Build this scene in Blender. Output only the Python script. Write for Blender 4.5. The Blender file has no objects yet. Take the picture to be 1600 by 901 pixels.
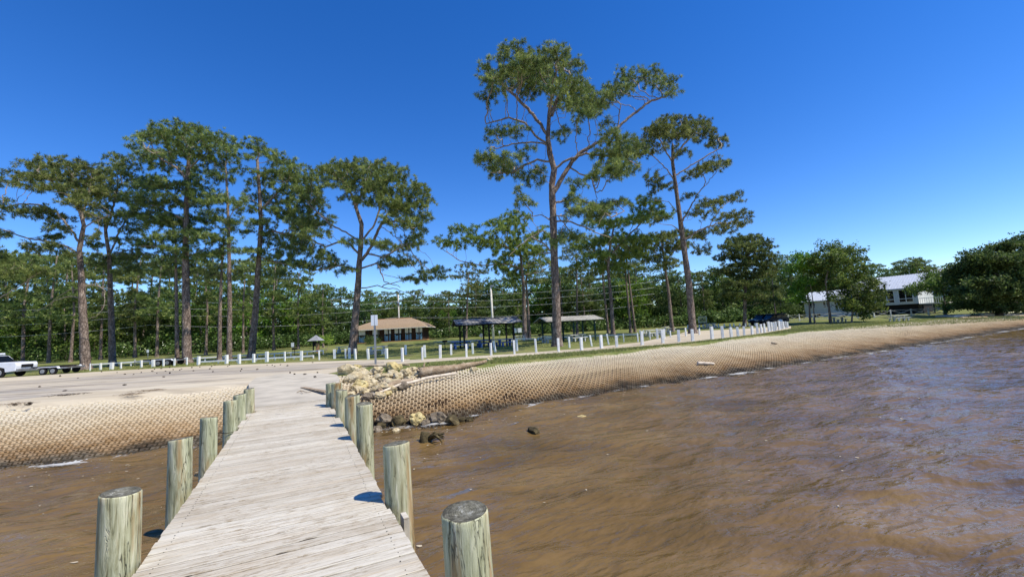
import bpy, math, random
import numpy as np
from mathutils import Vector, Matrix, Euler
from mathutils import noise as mnoise

random.seed(7); RNG = np.random.default_rng(11)
SC = bpy.context.scene
COL = SC.collection
R = math.radians

# ------------------------------------------------------------------ camera, sky, sun
F = 680.0; PITCH = R(5.44); ROLL = R(3.15); EYE = 2.95
_X = np.array([1, 0, 0.]); _Y = np.array([0, 1, 0.]); _Z = np.array([0, 0, 1.])
FW = _Y * math.cos(PITCH) + _Z * math.sin(PITCH)
_U = -_Y * math.sin(PITCH) + _Z * math.cos(PITCH)
RT = _X * math.cos(ROLL) - _U * math.sin(ROLL)
UP = _U * math.cos(ROLL) + _X * math.sin(ROLL)
CAM = np.array([0, 0, EYE])
cd = bpy.data.cameras.new('camera'); cam = bpy.data.objects.new('camera', cd); COL.objects.link(cam)
cd.sensor_width = 36; cd.lens = F / 1600 * 36; cd.clip_start = 0.05; cd.clip_end = 3000
cam.matrix_world = Matrix(((RT[0], UP[0], -FW[0], CAM[0]), (RT[1], UP[1], -FW[1], CAM[1]), (RT[2], UP[2], -FW[2], CAM[2]), (0, 0, 0, 1)))
SC.camera = cam

SUN_EL = 54.0
SUN_AZ = math.atan2(0.93, -0.37)            # compass angle (from +Y towards +X) of the sun
w = bpy.data.worlds.new('World'); SC.world = w; w.use_nodes = True
nt = w.node_tree; bgn = nt.nodes['Background']
sky = nt.nodes.new('ShaderNodeTexSky'); sky.sky_type = 'NISHITA'; sky.sun_disc = False
sky.sun_elevation = R(SUN_EL); sky.sun_rotation = SUN_AZ
sky.air_density = 1.0; sky.dust_density = 0.0; sky.ozone_density = 3.0; sky.altitude = 1500
hs = nt.nodes.new('ShaderNodeHueSaturation'); hs.inputs['Saturation'].default_value = 1.34; hs.inputs['Hue'].default_value = .513
nt.links.new(sky.outputs[0], hs.inputs['Color']); nt.links.new(hs.outputs[0], bgn.inputs[0]); bgn.inputs[1].default_value = 0.15; hs.inputs['Value'].default_value = 1.12
sd = bpy.data.lights.new('sun', 'SUN'); sd.energy = 4.6; sd.angle = R(0.55); sd.color = (1, .925, .80)
sun = bpy.data.objects.new('sun', sd); COL.objects.link(sun)
sdir = Vector((math.sin(SUN_AZ) * math.cos(R(SUN_EL)), math.cos(SUN_AZ) * math.cos(R(SUN_EL)), math.sin(R(SUN_EL))))
sun.rotation_euler = sdir.to_track_quat('Z', 'Y').to_euler(); sun.location = (30, -20, 60)
SC.view_settings.view_transform = 'Standard'; SC.view_settings.look = 'None'
SC.view_settings.exposure = 0.28; SC.view_settings.gamma = 1.0
SC.cycles.max_bounces = 6; SC.cycles.transparent_max_bounces = 8; SC.cycles.diffuse_bounces = 3
SC.cycles.glossy_bounces = 3; SC.cycles.transmission_bounces = 3

# ------------------------------------------------------------------ survey: photo measurements -> metres
def ray(px, py): return FW + RT * ((px - 800) / F) + UP * ((450.5 - py) / F)
def at(px, py, z=1.3):
    d = ray(px, py); t = (z - EYE) / d[2]; return CAM + d * t
def aty(px, py, y):
    d = ray(px, py); return CAM + d * (y / d[1])
def smooth(a, b, v):
    t = np.clip((v - a) / (b - a), 0, 1); return t * t * (3 - 2 * t)
def gz(x, y):
    x = np.asarray(x, float); y = np.asarray(y, float)
    z = 1.3 + 0.55 * smooth(62, 95, y) + 0.45 * smooth(60, 76, y) * np.exp(-((x + 22) / 13.0) ** 2)
    z = z + 0.25 * smooth(60, 80, y) * smooth(35, 50, x)
    return z

def atg(px, py):
    z = 1.3
    for _ in range(12): p = at(px, py, z); z = .5 * z + .5 * float(gz(p[0], p[1]))
    p = at(px, py, z); p[2] = float(gz(p[0], p[1])); return p

# ------------------------------------------------------------------ mesh helpers
def setmesh(me, V, faces):
    """V (n,3); faces list of (m,k) int arrays"""
    V = np.asarray(V, np.float32)
    me.vertices.add(len(V)); me.vertices.foreach_set('co', V.ravel())
    li = np.concatenate([f.ravel() for f in faces]).astype(np.int32)
    tot = np.concatenate([np.full(len(f), f.shape[1], np.int32) for f in faces])
    st = np.concatenate([[0], np.cumsum(tot)[:-1]]).astype(np.int32)
    me.loops.add(len(li)); me.loops.foreach_set('vertex_index', li)
    me.polygons.add(len(tot)); me.polygons.foreach_set('loop_start', st)
    try: me.polygons.foreach_set('loop_total', tot)
    except Exception: pass
    me.update(calc_edges=True)

class MB:
    def __init__(s): s.v = []; s.f = []; s.m = []; s.sm = []
    def add(s, vs, fs, mi=0, smooth=False):
        o = len(s.v); s.v += [tuple(map(float, p)) for p in vs]
        for f in fs: s.f.append([i + o for i in f]); s.m.append(mi); s.sm.append(smooth)
        return s
    def box(s, c, size, rz=0, mi=0, rx=0, ry=0):
        M = Euler((rx, ry, rz)).to_matrix(); h = [a / 2 for a in size]; vs = []
        for dz in (-1, 1):
            for dx, dy in ((-1, -1), (1, -1), (1, 1), (-1, 1)):
                vs.append(Vector(c) + M @ Vector((dx * h[0], dy * h[1], dz * h[2])))
        return s.add(vs, [(3, 2, 1, 0), (4, 5, 6, 7), (0, 1, 5, 4), (1, 2, 6, 5), (2, 3, 7, 6), (3, 0, 4, 7)], mi)
    def prism(s, pts, d0, d1, axis='z', mi=0, smooth=False):
        """pts 2D polygon; extrude along axis between d0 and d1"""
        def P(p, d):
            return {'z': (p[0], p[1], d), 'y': (p[0], d, p[1]), 'x': (d, p[0], p[1])}[axis]
        n = len(pts); vs = [P(p, d0) for p in pts] + [P(p, d1) for p in pts]
        fs = [tuple(range(n))[::-1], tuple(range(n, 2 * n))]
        fs += [(i, (i + 1) % n, n + (i + 1) % n, n + i) for i in range(n)]
        return s.add(vs, fs, mi, smooth)
    def tube(s, pts, rad, n=8, mi=0, cap=True, smooth=True, jit=0):
        pts = [Vector(p) for p in pts]
        if not isinstance(rad, (list, tuple)): rad = [rad] * len(pts)
        t = (pts[1] - pts[0]).normalized(); u = t.orthogonal().normalized(); rings = []; vs = []
        for i, p in enumerate(pts):
            if i: t = (pts[min(i + 1, len(pts) - 1)] - pts[i - 1]).normalized()
            u = (u - t * u.dot(t)).normalized(); v = t.cross(u)
            for k in range(n):
                a = 2 * math.pi * k / n; rr = rad[i] * (1 + jit * (random.random() - .5))
                vs.append(p + (u * math.cos(a) + v * math.sin(a)) * rr)
        fs = [(i * n + k, i * n + (k + 1) % n, (i + 1) * n + (k + 1) % n, (i + 1) * n + k) for i in range(len(pts) - 1) for k in range(n)]
        s.add(vs, fs, mi, smooth)
        if cap:
            o = len(s.v) - len(vs)
            s.f.append([o + k for k in range(n)][::-1]); s.m.append(mi); s.sm.append(False)
            o2 = len(s.v) - n
            s.f.append([o2 + k for k in range(n)]); s.m.append(mi); s.sm.append(False)
        return s
    def build(s, name, mats, parent=None, label=None, bevel=0):
        me = bpy.data.meshes.new(name); me.from_pydata(s.v, [], s.f)
        if not isinstance(mats, (list, tuple)): mats = [mats]
        for m in mats: me.materials.append(m)
        me.polygons.foreach_set('material_index', s.m); me.polygons.foreach_set('use_smooth', s.sm)
        me.update()
        o = bpy.data.objects.new(name, me); COL.objects.link(o)
        if parent: o.parent = parent
        if label: o['label'] = label
        if bevel:
            b = o.modifiers.new('bevel', 'BEVEL'); b.width = bevel; b.segments = 2; b.limit_method = 'ANGLE'
        return o

def npobj(name, V, faces, mat, parent=None, smooth=False, tint=None):
    me = bpy.data.meshes.new(name); setmesh(me, V, faces)
    me.materials.append(mat)
    me.polygons.foreach_set('use_smooth', [smooth] * len(me.polygons))
    if tint is not None:
        a = me.attributes.new('tint', 'FLOAT', 'POINT'); a.data.foreach_set('value', np.asarray(tint, np.float32))
    me.update()
    o = bpy.data.objects.new(name, me); COL.objects.link(o)
    if parent: o.parent = parent
    return o

def tag(o, label=None, cat=None, group=None, kind=None):
    if label: o['label'] = label
    if cat: o['category'] = cat
    if group: o['group'] = group
    if kind: o['kind'] = kind
    return o
def thing(name, label, cat, loc=(0, 0, 0), rz=0, group=None):
    o = bpy.data.objects.new(name, None); COL.objects.link(o); o.empty_display_size = .3
    o.location = tuple(float(a) for a in loc); o.rotation_euler = (0, 0, rz)
    return tag(o, label, cat, group)
def copy_tree(root, loc, rz=0, scale=1.0, label=None, group=None):
    r = root.copy(); COL.objects.link(r); r.location = tuple(float(a) for a in loc); r.rotation_euler = (0, 0, rz); r.scale = (scale,) * 3
    if label: r['label'] = label
    if group: r['group'] = group
    def rec(a, b):
        for ch in list(a.children):
            if ch.name in done: continue
            c = ch.copy(); COL.objects.link(c); c.parent = b; done.add(c.name); rec(ch, c)
    done = set(); rec(root, r)
    return r

# ------------------------------------------------------------------ materials
def lin(*c):
    return tuple(((v / 255) / 12.92 if v / 255 <= .04045 else ((v / 255 + .055) / 1.055) ** 2.4) for v in c) + (1,)
class NT:
    def __init__(s, name):
        s.m = bpy.data.materials.new(name); s.m.use_nodes = True; s.t = s.m.node_tree; s.b = s.t.nodes['Principled BSDF']; s.out = s.t.nodes['Material Output']
        s.b.inputs['Specular IOR Level'].default_value = .25
    def n(s, typ, **kw):
        x = s.t.nodes.new(typ)
        for k, v in kw.items(): setattr(x, k, v)
        return x
    def l(s, a, b): s.t.links.new(a, b)
    def coord(s, scale=(1, 1, 1), rot=(0, 0, 0), kind='Object'):
        c = s.n('ShaderNodeTexCoord'); mp = s.n('ShaderNodeMapping'); s.l(c.outputs[kind], mp.inputs[0])
        mp.inputs['Scale'].default_value = scale; mp.inputs['Rotation'].default_value = rot; return mp.outputs[0]
    def pos(s, scale=(1, 1, 1), rot=(0, 0, 0)):
        g = s.n('ShaderNodeNewGeometry'); mp = s.n('ShaderNodeMapping'); s.l(g.outputs['Position'], mp.inputs[0])
        mp.inputs['Scale'].default_value = scale; mp.inputs['Rotation'].default_value = rot; return mp.outputs[0]
    def noise(s, vec, sc, det=4, rough=.55, dist=0):
        x = s.n('ShaderNodeTexNoise'); s.l(vec, x.inputs['Vector']); x.inputs['Scale'].default_value = sc
        x.inputs['Detail'].default_value = det; x.inputs['Roughness'].default_value = rough; x.inputs['Distortion'].default_value = dist
        return x.outputs['Fac']
    def ramp(s, fac, stops):
        x = s.n('ShaderNodeValToRGB'); s.l(fac, x.inputs[0]); e = x.color_ramp.elements
        while len(e) < len(stops): e.new(.5)
        for i, (p, c) in enumerate(stops):
            e[i].position = p; e[i].color = c if len(c) == 4 else tuple(c) + (1,)
        return x.outputs[0]
    def mix(s, f, a, b, mode='MIX'):
        x = s.n('ShaderNodeMix', data_type='RGBA', blend_type=mode)
        for sk, v in ((x.inputs[0], f), (x.inputs[6], a), (x.inputs[7], b)):
            if isinstance(v, (int, float, tuple)): sk.default_value = v
            else: s.l(v, sk)
        return x.outputs[2]
    def math(s, op, a, b=0.0, clamp=False):
        x = s.n('ShaderNodeMath', operation=op, use_clamp=clamp)
        for sk, v in ((x.inputs[0], a), (x.inputs[1], b)):
            if isinstance(v, (int, float)): sk.default_value = v
            else: s.l(v, sk)
        return x.outputs[0]
    def bump(s, h, strength=.5, dist=.02, prev=None):
        x = s.n('ShaderNodeBump'); s.l(h, x.inputs['Height']); x.inputs['Strength'].default_value = strength; x.inputs['Distance'].default_value = dist
        if prev is not None: s.l(prev, x.inputs['Normal'])
        s.l(x.outputs[0], s.b.inputs['Normal']); return x.outputs[0]
    def col(s, c):
        if isinstance(c, tuple): s.b.inputs['Base Color'].default_value = c
        else: s.l(c, s.b.inputs['Base Color'])
        return s
    def rough(s, r):
        if isinstance(r, (int, float)): s.b.inputs['Roughness'].default_value = r
        else: s.l(r, s.b.inputs['Roughness'])
        return s

def mat_flat(name, c, rough=.6, var=.12, sc=3.0, metal=0, bump=0):
    m = NT(name); v = m.noise(m.coord(), sc, 5)
    dk = tuple(x * (1 - var * 2.2) for x in c[:3]) + (1,); lt = tuple(min(1, x * (1 + var)) for x in c[:3]) + (1,)
    m.col(m.ramp(v, [(.3, dk), (.6, lt)])).rough(rough); m.b.inputs['Metallic'].default_value = metal
    if bump: m.bump(m.noise(m.coord(), sc * 12, 4), .4, bump)
    return m.m

def mat_deck():
    m = NT('weathered_deck_boards'); A = -math.atan2(.446, .895)
    # along the board: direction (.895,.446); across: pier axis
    p = m.pos((1, 1, 1), (0, 0, A))
    st = m.n('ShaderNodeMapping'); m.l(p, st.inputs[0]); st.inputs['Scale'].default_value = (1.2, 26, 1)
    g1 = m.noise(st.outputs[0], 1.6, 8, .7, .4)
    st2 = m.n('ShaderNodeMapping'); m.l(p, st2.inputs[0]); st2.inputs['Scale'].default_value = (.8, 5, 1)
    g2 = m.noise(st2.outputs[0], 1.0, 5, .6)
    big = m.noise(m.pos(), .9, 5, .65)
    at_ = m.n('ShaderNodeAttribute', attribute_name='tint')
    c = m.ramp(g1, [(.28, lin(120, 108, 86)), (.38, lin(176, 167, 147)), (.50, lin(203, 197, 180)), (.75, lin(217, 212, 197))])
    c = m.mix(m.math('MULTIPLY', m.ramp(g2, [(.45, (0, 0, 0)), (.7, (1, 1, 1))]), .55), c, lin(182, 166, 140))
    c = m.mix(m.math('MULTIPLY', m.ramp(big, [(.5, (0, 0, 0)), (.72, (1, 1, 1))]), .5), c, lin(150, 134, 108))
    c = m.mix(m.math('MULTIPLY', at_.outputs['Fac'], .4), c, lin(146, 134, 114))
    ck = m.n('ShaderNodeTexNoise'); m.l(st.outputs[0], ck.inputs['Vector']); ck.inputs['Scale'].default_value = 3.2; ck.inputs['Detail'].default_value = 3
    crack = m.ramp(ck.outputs['Fac'], [(.30, (1, 1, 1)), (.335, (0, 0, 0))])
    c = m.mix(m.math('MULTIPLY', crack, .8), c, lin(62, 54, 44))
    fl = m.n('ShaderNodeMapping'); m.l(p, fl.inputs[0]); fl.inputs['Scale'].default_value = (5, 22, 1)
    f1 = m.noise(fl.outputs[0], 1.6, 6, .75); f2 = m.noise(m.pos(), 1.7, 6, .7)
    dirt = m.math('MULTIPLY', m.ramp(f1, [(.50, (0, 0, 0)), (.62, (1, 1, 1))]), m.ramp(f2, [(.42, (0, 0, 0)), (.62, (1, 1, 1))]))
    c = m.mix(m.math('MULTIPLY', dirt, .75), c, lin(128, 108, 76))
    m.col(c).rough(.85)
    h = m.math('SUBTRACT', g1, m.math('MULTIPLY', crack, .8)); m.bump(h, .55, .008)
    return m.m

def mat_pile():
    m = NT('treated_timber_pile')
    v = m.coord((14, 14, 1.3)); v2 = m.coord((5, 5, .55)); v3 = m.coord((1, 1, 1))
    oi = m.n('ShaderNodeObjectInfo'); 
    add = m.n('ShaderNodeVectorMath', operation='ADD'); m.l(v2, add.inputs[0])
    comb = m.n('ShaderNodeCombineXYZ'); m.l(m.math('MULTIPLY', oi.outputs['Random'], 37.0), comb.inputs[0]); m.l(m.math('MULTIPLY', oi.outputs['Random'], 11.0), comb.inputs[2]); m.l(comb.outputs[0], add.inputs[1])
    addb = m.n('ShaderNodeVectorMath', operation='ADD'); m.l(v, addb.inputs[0]); m.l(comb.outputs[0], addb.inputs[1])
    grain = m.noise(addb.outputs[0], 1.8, 7, .65, .6); st = m.noise(add.outputs[0], 1.2, 4, .6)
    c = m.ramp(grain, [(.33, lin(98, 90, 62)), (.42, lin(152, 147, 112)), (.54, lin(182, 179, 146)), (.68, lin(206, 201, 172))])
    green = m.mix(oi.outputs['Random'], lin(150, 168, 138), lin(168, 168, 128))
    c = m.mix(m.math('MULTIPLY', m.ramp(st, [(.42, (1, 1, 1)), (.58, (0, 0, 0))]), .3), c, green)
    c = m.mix(m.math('MULTIPLY', m.ramp(st, [(.56, (0, 0, 0)), (.64, (1, 1, 1))]), .7), c, lin(156, 120, 72))
    cr = m.n('ShaderNodeTexNoise'); m.l(addb.outputs[0], cr.inputs['Vector']); cr.inputs['Scale'].default_value = 1.5; cr.inputs['Detail'].default_value = 3; cr.inputs['Distortion'].default_value = 1.2
    crack = m.ramp(cr.outputs['Fac'], [(.47, (0, 0, 0)), (.495, (1, 1, 1)), (.52, (0, 0, 0))])
    mask = m.ramp(m.noise(addb.outputs[0], .5, 2), [(.42, (0, 0, 0)), (.52, (1, 1, 1))])
    crack = m.math('MULTIPLY', crack, mask)
    c = m.mix(m.math('MULTIPLY', crack, .85), c, lin(52, 48, 34))
    # waterlogged dark foot
    g = m.n('ShaderNodeNewGeometry'); sx = m.n('ShaderNodeSeparateXYZ'); m.l(g.outputs['Position'], sx.inputs[0])
    wet = m.ramp(m.math('ADD', sx.outputs[2], m.math('MULTIPLY', st, .3)), [(.30, (1, 1, 1)), (.62, (0, 0, 0))])
    c = m.mix(m.math('MULTIPLY', wet, .8), c, lin(60, 54, 36))
    m.col(c).rough(.8)
    m.bump(m.math('SUBTRACT', grain, crack), .7, .012)
    return m.m

def mat_endgrain():
    m = NT('end_grain'); v = m.coord((1, 1, .05))
    wv = m.n('ShaderNodeTexWave', wave_type='RINGS', rings_direction='Z'); m.l(v, wv.inputs[0]); wv.inputs['Scale'].default_value = 22; wv.inputs['Distortion'].default_value = 3.5; wv.inputs['Detail'].default_value = 4
    n2 = m.noise(m.coord(), 26, 6, .7)
    ln_ = m.n('ShaderNodeVectorMath', operation='LENGTH'); m.l(v, ln_.inputs[0])
    rad = m.math('SUBTRACT', .22, m.math('MULTIPLY', ln_.outputs['Value'], 2.2))
    c = m.ramp(m.math('ADD', m.math('ADD', m.math('MULTIPLY', wv.outputs['Fac'], .08), m.math('MULTIPLY', n2, .9)), rad), [(.3, lin(66, 64, 54)), (.5, lin(112, 110, 96)), (.72, lin(182, 182, 172))])
    m.col(c).rough(.9); m.bump(n2, .8, .01); return m.m

def mat_water():
    m = NT('murky_bay_water')
    p = m.pos((1, 1, 1), (0, 0, R(-24)))
    s1 = m.n('ShaderNodeMapping'); m.l(p, s1.inputs[0]); s1.inputs['Scale'].default_value = (.42, 1.3, 1)
    s2 = m.n('ShaderNodeMapping'); m.l(p, s2.inputs[0]); s2.inputs['Scale'].default_value = (1.3, 3.3, 1); s2.inputs['Rotation'].default_value = (0, 0, .25)
    s3 = m.n('ShaderNodeMapping'); m.l(p, s3.inputs[0]); s3.inputs['Scale'].default_value = (5, 11, 1); s3.inputs['Rotation'].default_value = (0, 0, -.3)
    a = m.noise(s1.outputs[0], 1.0, 2, .45, .15); b = m.noise(s2.outputs[0], 1.0, 2, .5, .2); c3 = m.noise(s3.outputs[0], 1.0, 2, .5, .1)
    h = m.math('ADD', m.math('ADD', m.math('MULTIPLY', a, 1.0), m.math('MULTIPLY', b, .66)), m.math('MULTIPLY', c3, .17))
    silt = m.noise(m.pos((.22, .5, 1)), 1.0, 5, .6, .8)
    col = m.ramp(silt, [(.3, lin(90, 72, 40)), (.5, lin(110, 88, 52)), (.7, lin(126, 103, 64))])
    m.col(col); m.rough(.10); m.b.inputs['IOR'].default_value = 1.33; m.b.inputs['Specular IOR Level'].default_value = .5
    m.bump(h, 1.0, .16)
    return m.m

def mat_foam():
    m = NT('foam'); m.col(lin(226, 226, 220)).rough(.9)
    uv = m.n('ShaderNodeAttribute', attribute_name='tint')
    n1 = m.noise(m.pos((1, 1, 1)), 5.5, 8, .8, 1.0); n2 = m.noise(m.pos(), .55, 3, .6)
    f = m.math('ADD', m.math('ADD', m.math('MULTIPLY', n1, 1.0), m.math('MULTIPLY', n2, 1.6)), m.math('MULTIPLY', uv.outputs['Fac'], .42))
    a = m.ramp(f, [(.5, (0, 0, 0)), (1.0, (1, 1, 1))])
    a = m.ramp(m.math('SUBTRACT', f, 1.18), [(.49, (0, 0, 0)), (.72, (.7, .7, .7))])
    m.l(a, m.b.inputs['Alpha']); return m.m

def mat_revet():
    m = NT('cellular_concrete_mats')
    g = m.n('ShaderNodeNewGeometry'); sx = m.n('ShaderNodeSeparateXYZ'); m.l(g.outputs['Position'], sx.inputs[0])
    n1 = m.noise(m.pos(), .7, 5, .6); n2 = m.noise(m.pos(), 9, 5, .65)
    z = m.math('ADD', sx.outputs[2], m.math('MULTIPLY', m.math('SUBTRACT', n1, .5), .55))
    base = m.ramp(m.math('MULTIPLY', z, .72), [(.05, lin(28, 28, 24)), (.11, lin(76, 62, 42)), (.17, lin(134, 104, 66)), (.30, lin(176, 148, 108)), (.5, lin(198, 178, 142)), (.8, lin(214, 202, 174))])
    at_ = m.n('ShaderNodeAttribute', attribute_name='tint')
    c = m.mix(m.math('MULTIPLY', m.ramp(n2, [(.4, (0, 0, 0)), (.7, (1, 1, 1))]), .35), base, lin(120, 98, 70))
    c = m.mix(m.math('MULTIPLY', at_.outputs['Fac'], .14), c, lin(214, 200, 172))
    m.col(c).rough(.9); m.bump(n2, .4, .01); return m.m

def mat_lawn():
    m = NT('patchy_lawn'); n1 = m.noise(m.pos(), .35, 6, .65); n2 = m.noise(m.pos(), 4, 6, .7); n3 = m.noise(m.pos((1, 1, 1)), 28, 3, .6)
    c = m.ramp(n1, [(.32, lin(84, 100, 44)), (.46, lin(112, 124, 60)), (.58, lin(138, 140, 82)), (.72, lin(160, 144, 104))])
    c = m.mix(m.math('MULTIPLY', m.ramp(n2, [(.45, (0, 0, 0)), (.68, (1, 1, 1))]), .55), c, lin(134, 118, 72))
    c = m.mix(m.math('MULTIPLY', n3, .3), c, lin(70, 82, 34))
    m.col(c).rough(.95); m.bump(n3, 1, .05); return m.m

def mat_sand(name, dark=False):
    m = NT(name); n1 = m.noise(m.pos((.25, 1, 1), (0, 0, R(-8))), .5, 6, .65, .6); n2 = m.noise(m.pos(), 7, 6, .7); n3 = m.noise(m.pos((.12, 1.2, 1), (0, 0, R(-10))), 1.1, 5, .7)
    if dark: c = m.ramp(n1, [(.34, lin(152, 147, 138)), (.48, lin(180, 171, 154)), (.58, lin(198, 187, 164))])
    else: c = m.ramp(n1, [(.3, lin(178, 164, 138)), (.5, lin(200, 188, 162)), (.7, lin(214, 204, 180))])
    c = m.mix(m.math('MULTIPLY', m.ramp(n3, [(.50, (0, 0, 0)), (.62, (1, 1, 1))]), .75 if dark else .35), c, lin(104, 92, 78))
    c = m.mix(m.math('MULTIPLY', n2, .3), c, lin(150, 138, 118))
    m.col(c).rough(.95); m.bump(n2, .5, .02); return m.m

def mat_bark(name, a, b, c_):
    m = NT(name); v = m.coord((1, 1, .42))
    vo = m.n('ShaderNodeTexVoronoi', feature='DISTANCE_TO_EDGE'); m.l(v, vo.inputs['Vector']); vo.inputs['Scale'].default_value = 5.5
    n = m.noise(m.coord((1, 1, .5)), 3, 6, .65)
    c = m.ramp(n, [(.3, a), (.5, b), (.7, c_)])
    e = m.ramp(vo.outputs['Distance'], [(.0, (0, 0, 0)), (.09, (1, 1, 1))])
    c = m.mix(m.math('MULTIPLY', m.math('SUBTRACT', 1.0, e), .7), c, tuple(x * .35 for x in a[:3]) + (1,))
    at_ = m.n('ShaderNodeAttribute', attribute_name='tint'); c = m.mix(m.math('MULTIPLY', at_.outputs['Fac'], .75), c, lin(168, 154, 138))  # thin branches mixed paler: their sunlit look is put into the bark colour
    m.col(c).rough(.95); m.bump(m.math('ADD', e, n), .9, .05); return m.m

def mat_leaf(name, dark, mid, light, trans=.3, rough=.55):
    m = NT(name); a = m.n('ShaderNodeAttribute', attribute_name='tint')
    oi = m.n('ShaderNodeObjectInfo')
    c = m.ramp(a.outputs['Fac'], [(.0, dark), (.55, mid), (1.0, light)])
    hs = m.n('ShaderNodeHueSaturation'); m.l(c, hs.inputs['Color'])
    m.l(m.math('ADD', .487, m.math('MULTIPLY', oi.outputs['Random'], .026)), hs.inputs['Hue'])
    m.l(m.math('ADD', .85, m.math('MULTIPLY', oi.outputs['Random'], .3)), hs.inputs['Value'])
    m.col(hs.outputs[0]).rough(rough)
    tr = m.n('ShaderNodeBsdfTranslucent'); m.l(hs.outputs[0], tr.inputs[0]); mx = m.n('ShaderNodeMixShader'); mx.inputs[0].default_value = trans
    m.l(m.b.outputs[0], mx.inputs[1]); m.l(tr.outputs[0], mx.inputs[2]); m.l(mx.outputs[0], m.out.inputs[0]); return m.m

def mat_rock(name, a, b, c_):
    m = NT(name); n = m.noise(m.coord(), 3, 8, .7); n2 = m.noise(m.coord(), 12, 5, .7)
    c = m.ramp(n, [(.3, a), (.5, b), (.68, c_)])
    pit = m.ramp(n2, [(.3, (1, 1, 1)), (.42, (0, 0, 0))]); c = m.mix(m.math('MULTIPLY', pit, .7), c, tuple(x * .3 for x in a[:3]) + (1,))
    m.col(c).rough(.95); m.bump(m.math('ADD', n, m.math('MULTIPLY', n2, .5)), .9, .06); return m.m

def mat_roofmetal(name, a, b, ribs=0):
    m = NT(name); n = m.noise(m.coord((.6, 3, 1)), 1.2, 6, .75, .5)
    m.col(m.ramp(n, [(.46, a), (.60, b)])).rough(.8)
    return m.m

def mat_shingle():
    m = NT('brown_shingles'); br = m.n('ShaderNodeTexBrick'); m.l(m.coord((1, 1, 1)), br.inputs['Vector']); br.inputs['Scale'].default_value = 5
    br.inputs['Color1'].default_value = lin(168, 148, 122); br.inputs['Color2'].default_value = lin(146, 126, 102); br.inputs['Mortar'].default_value = lin(92, 72, 54)
    n = m.noise(m.coord(), .6, 4); c = m.mix(m.math('MULTIPLY', n, .6), br.outputs[0], lin(172, 148, 118)); m.col(c).rough(.9); return m.m

M = dict(
    deck=mat_deck(), pile=mat_pile(), endg=mat_endgrain(), water=mat_water(), foam=mat_foam(), revet=mat_revet(), lawn=mat_lawn(),
    sand=mat_sand('pale_sandy_drive'), asphalt=mat_sand('worn_asphalt', True),
    bark=mat_bark('pine_bark', lin(86, 74, 66), lin(128, 112, 100), lin(170, 154, 140)),
    bark2=mat_bark('grey_bark', lin(70, 64, 56), lin(104, 96, 86), lin(140, 132, 120)),
    pine=mat_leaf('pine_needles', lin(62, 78, 40), lin(116, 132, 70), lin(182, 190, 112), .38),
    pine_l=mat_leaf('bright_pine_needles', lin(84, 106, 48), lin(132, 154, 74), lin(176, 192, 100), .4),
    leaf=mat_leaf('broad_leaves', lin(38, 54, 26), lin(88, 112, 50), lin(152, 170, 80), .38),
    leaf_d=mat_leaf('dark_broad_leaves', lin(46, 62, 32), lin(88, 112, 56), lin(140, 160, 90), .4),
    leaf_l=mat_leaf('light_broad_leaves', lin(64, 98, 30), lin(108, 146, 48), lin(158, 186, 76), .4),
    white=mat_flat('white_paint', lin(226, 226, 220), .55, .06, 4), dark=mat_flat('dark_timber', lin(36, 34, 32), .8, .2),
    brown=mat_flat('dark_brown_siding', lin(64, 46, 34), .8, .2), blue=mat_flat('light_blue_paint', lin(120, 166, 190), .6, .1),
    tblue=mat_flat('faded_blue_paint', lin(66, 96, 150), .6, .2, 6), glass=mat_flat('dark_glass', lin(16, 20, 24), .08, .1), conc=mat_flat('pale_concrete', lin(206, 202, 190), .9, .12, 5, bump=.01),
    apron=mat_flat('worn_concrete', lin(186, 178, 160), .92, .10, 1.3, bump=.01), teal=mat_flat('dark_green_timber', lin(30, 58, 54), .7, .2),
    roofmix=mat_roofmetal('mottled_metal_roof', lin(44, 46, 56), lin(196, 192, 182)), roofpale=mat_roofmetal('pale_metal_roof', lin(150, 146, 134), lin(196, 192, 178)),
    roofwhite=mat_flat('white_standing_seam', lin(196, 202, 208), .55, .05), siding=mat_flat('pale_siding', lin(200, 204, 200), .7, .05), shingle=mat_shingle(),
    rubber=mat_flat('tyre_rubber', lin(28, 28, 30), .85, .2), steel=mat_flat('grey_steel', lin(150, 152, 154), .45, .1, metal=.6), car_w=mat_flat('white_car_paint', lin(214, 218, 224), .25, .03),
    car_d=mat_flat('dark_car_paint', lin(34, 40, 52), .25, .05), red=mat_flat('red_lens', lin(120, 20, 26), .3, .05), dwood=mat_rock('driftwood', lin(120, 100, 78), lin(160, 140, 114), lin(190, 174, 150)),
    dwood_p=mat_flat('pale_bare_log', lin(204, 190, 168), .85, .15, 6, bump=.01), cone=mat_flat('pine_cone', lin(52, 38, 28), .9, .2),
    rock=mat_rock('cream_limestone', lin(140, 122, 90), lin(192, 176, 138), lin(216, 204, 174)), rock_y=mat_rock('yellow_limestone', lin(150, 130, 84), lin(196, 178, 124), lin(216, 204, 156)),
    rock_g=mat_rock('grey_wet_rock', lin(72, 64, 52), lin(124, 112, 94), lin(166, 154, 134)), olive=mat_flat('olive_board', lin(168, 166, 108), .7, .15, 8), tan=mat_flat('tan_board', lin(180, 138, 98), .7, .1),
    grey=mat_flat('grey_roof', lin(146, 148, 152), .6, .1), wire=mat_flat('wire', lin(214, 216, 216), .4, .02), grass=mat_leaf('grass_blades', lin(92, 104, 48), lin(136, 142, 76), lin(184, 172, 118), .3), sign=mat_flat('white_sign_face', lin(232, 236, 238), .4, .03),
    soil=mat_flat('wet_soil', lin(72, 56, 40), .95, .2, 1.5), algae=mat_rock('weedy_rock', lin(48, 44, 30), lin(86, 76, 52), lin(128, 114, 78)))

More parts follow.
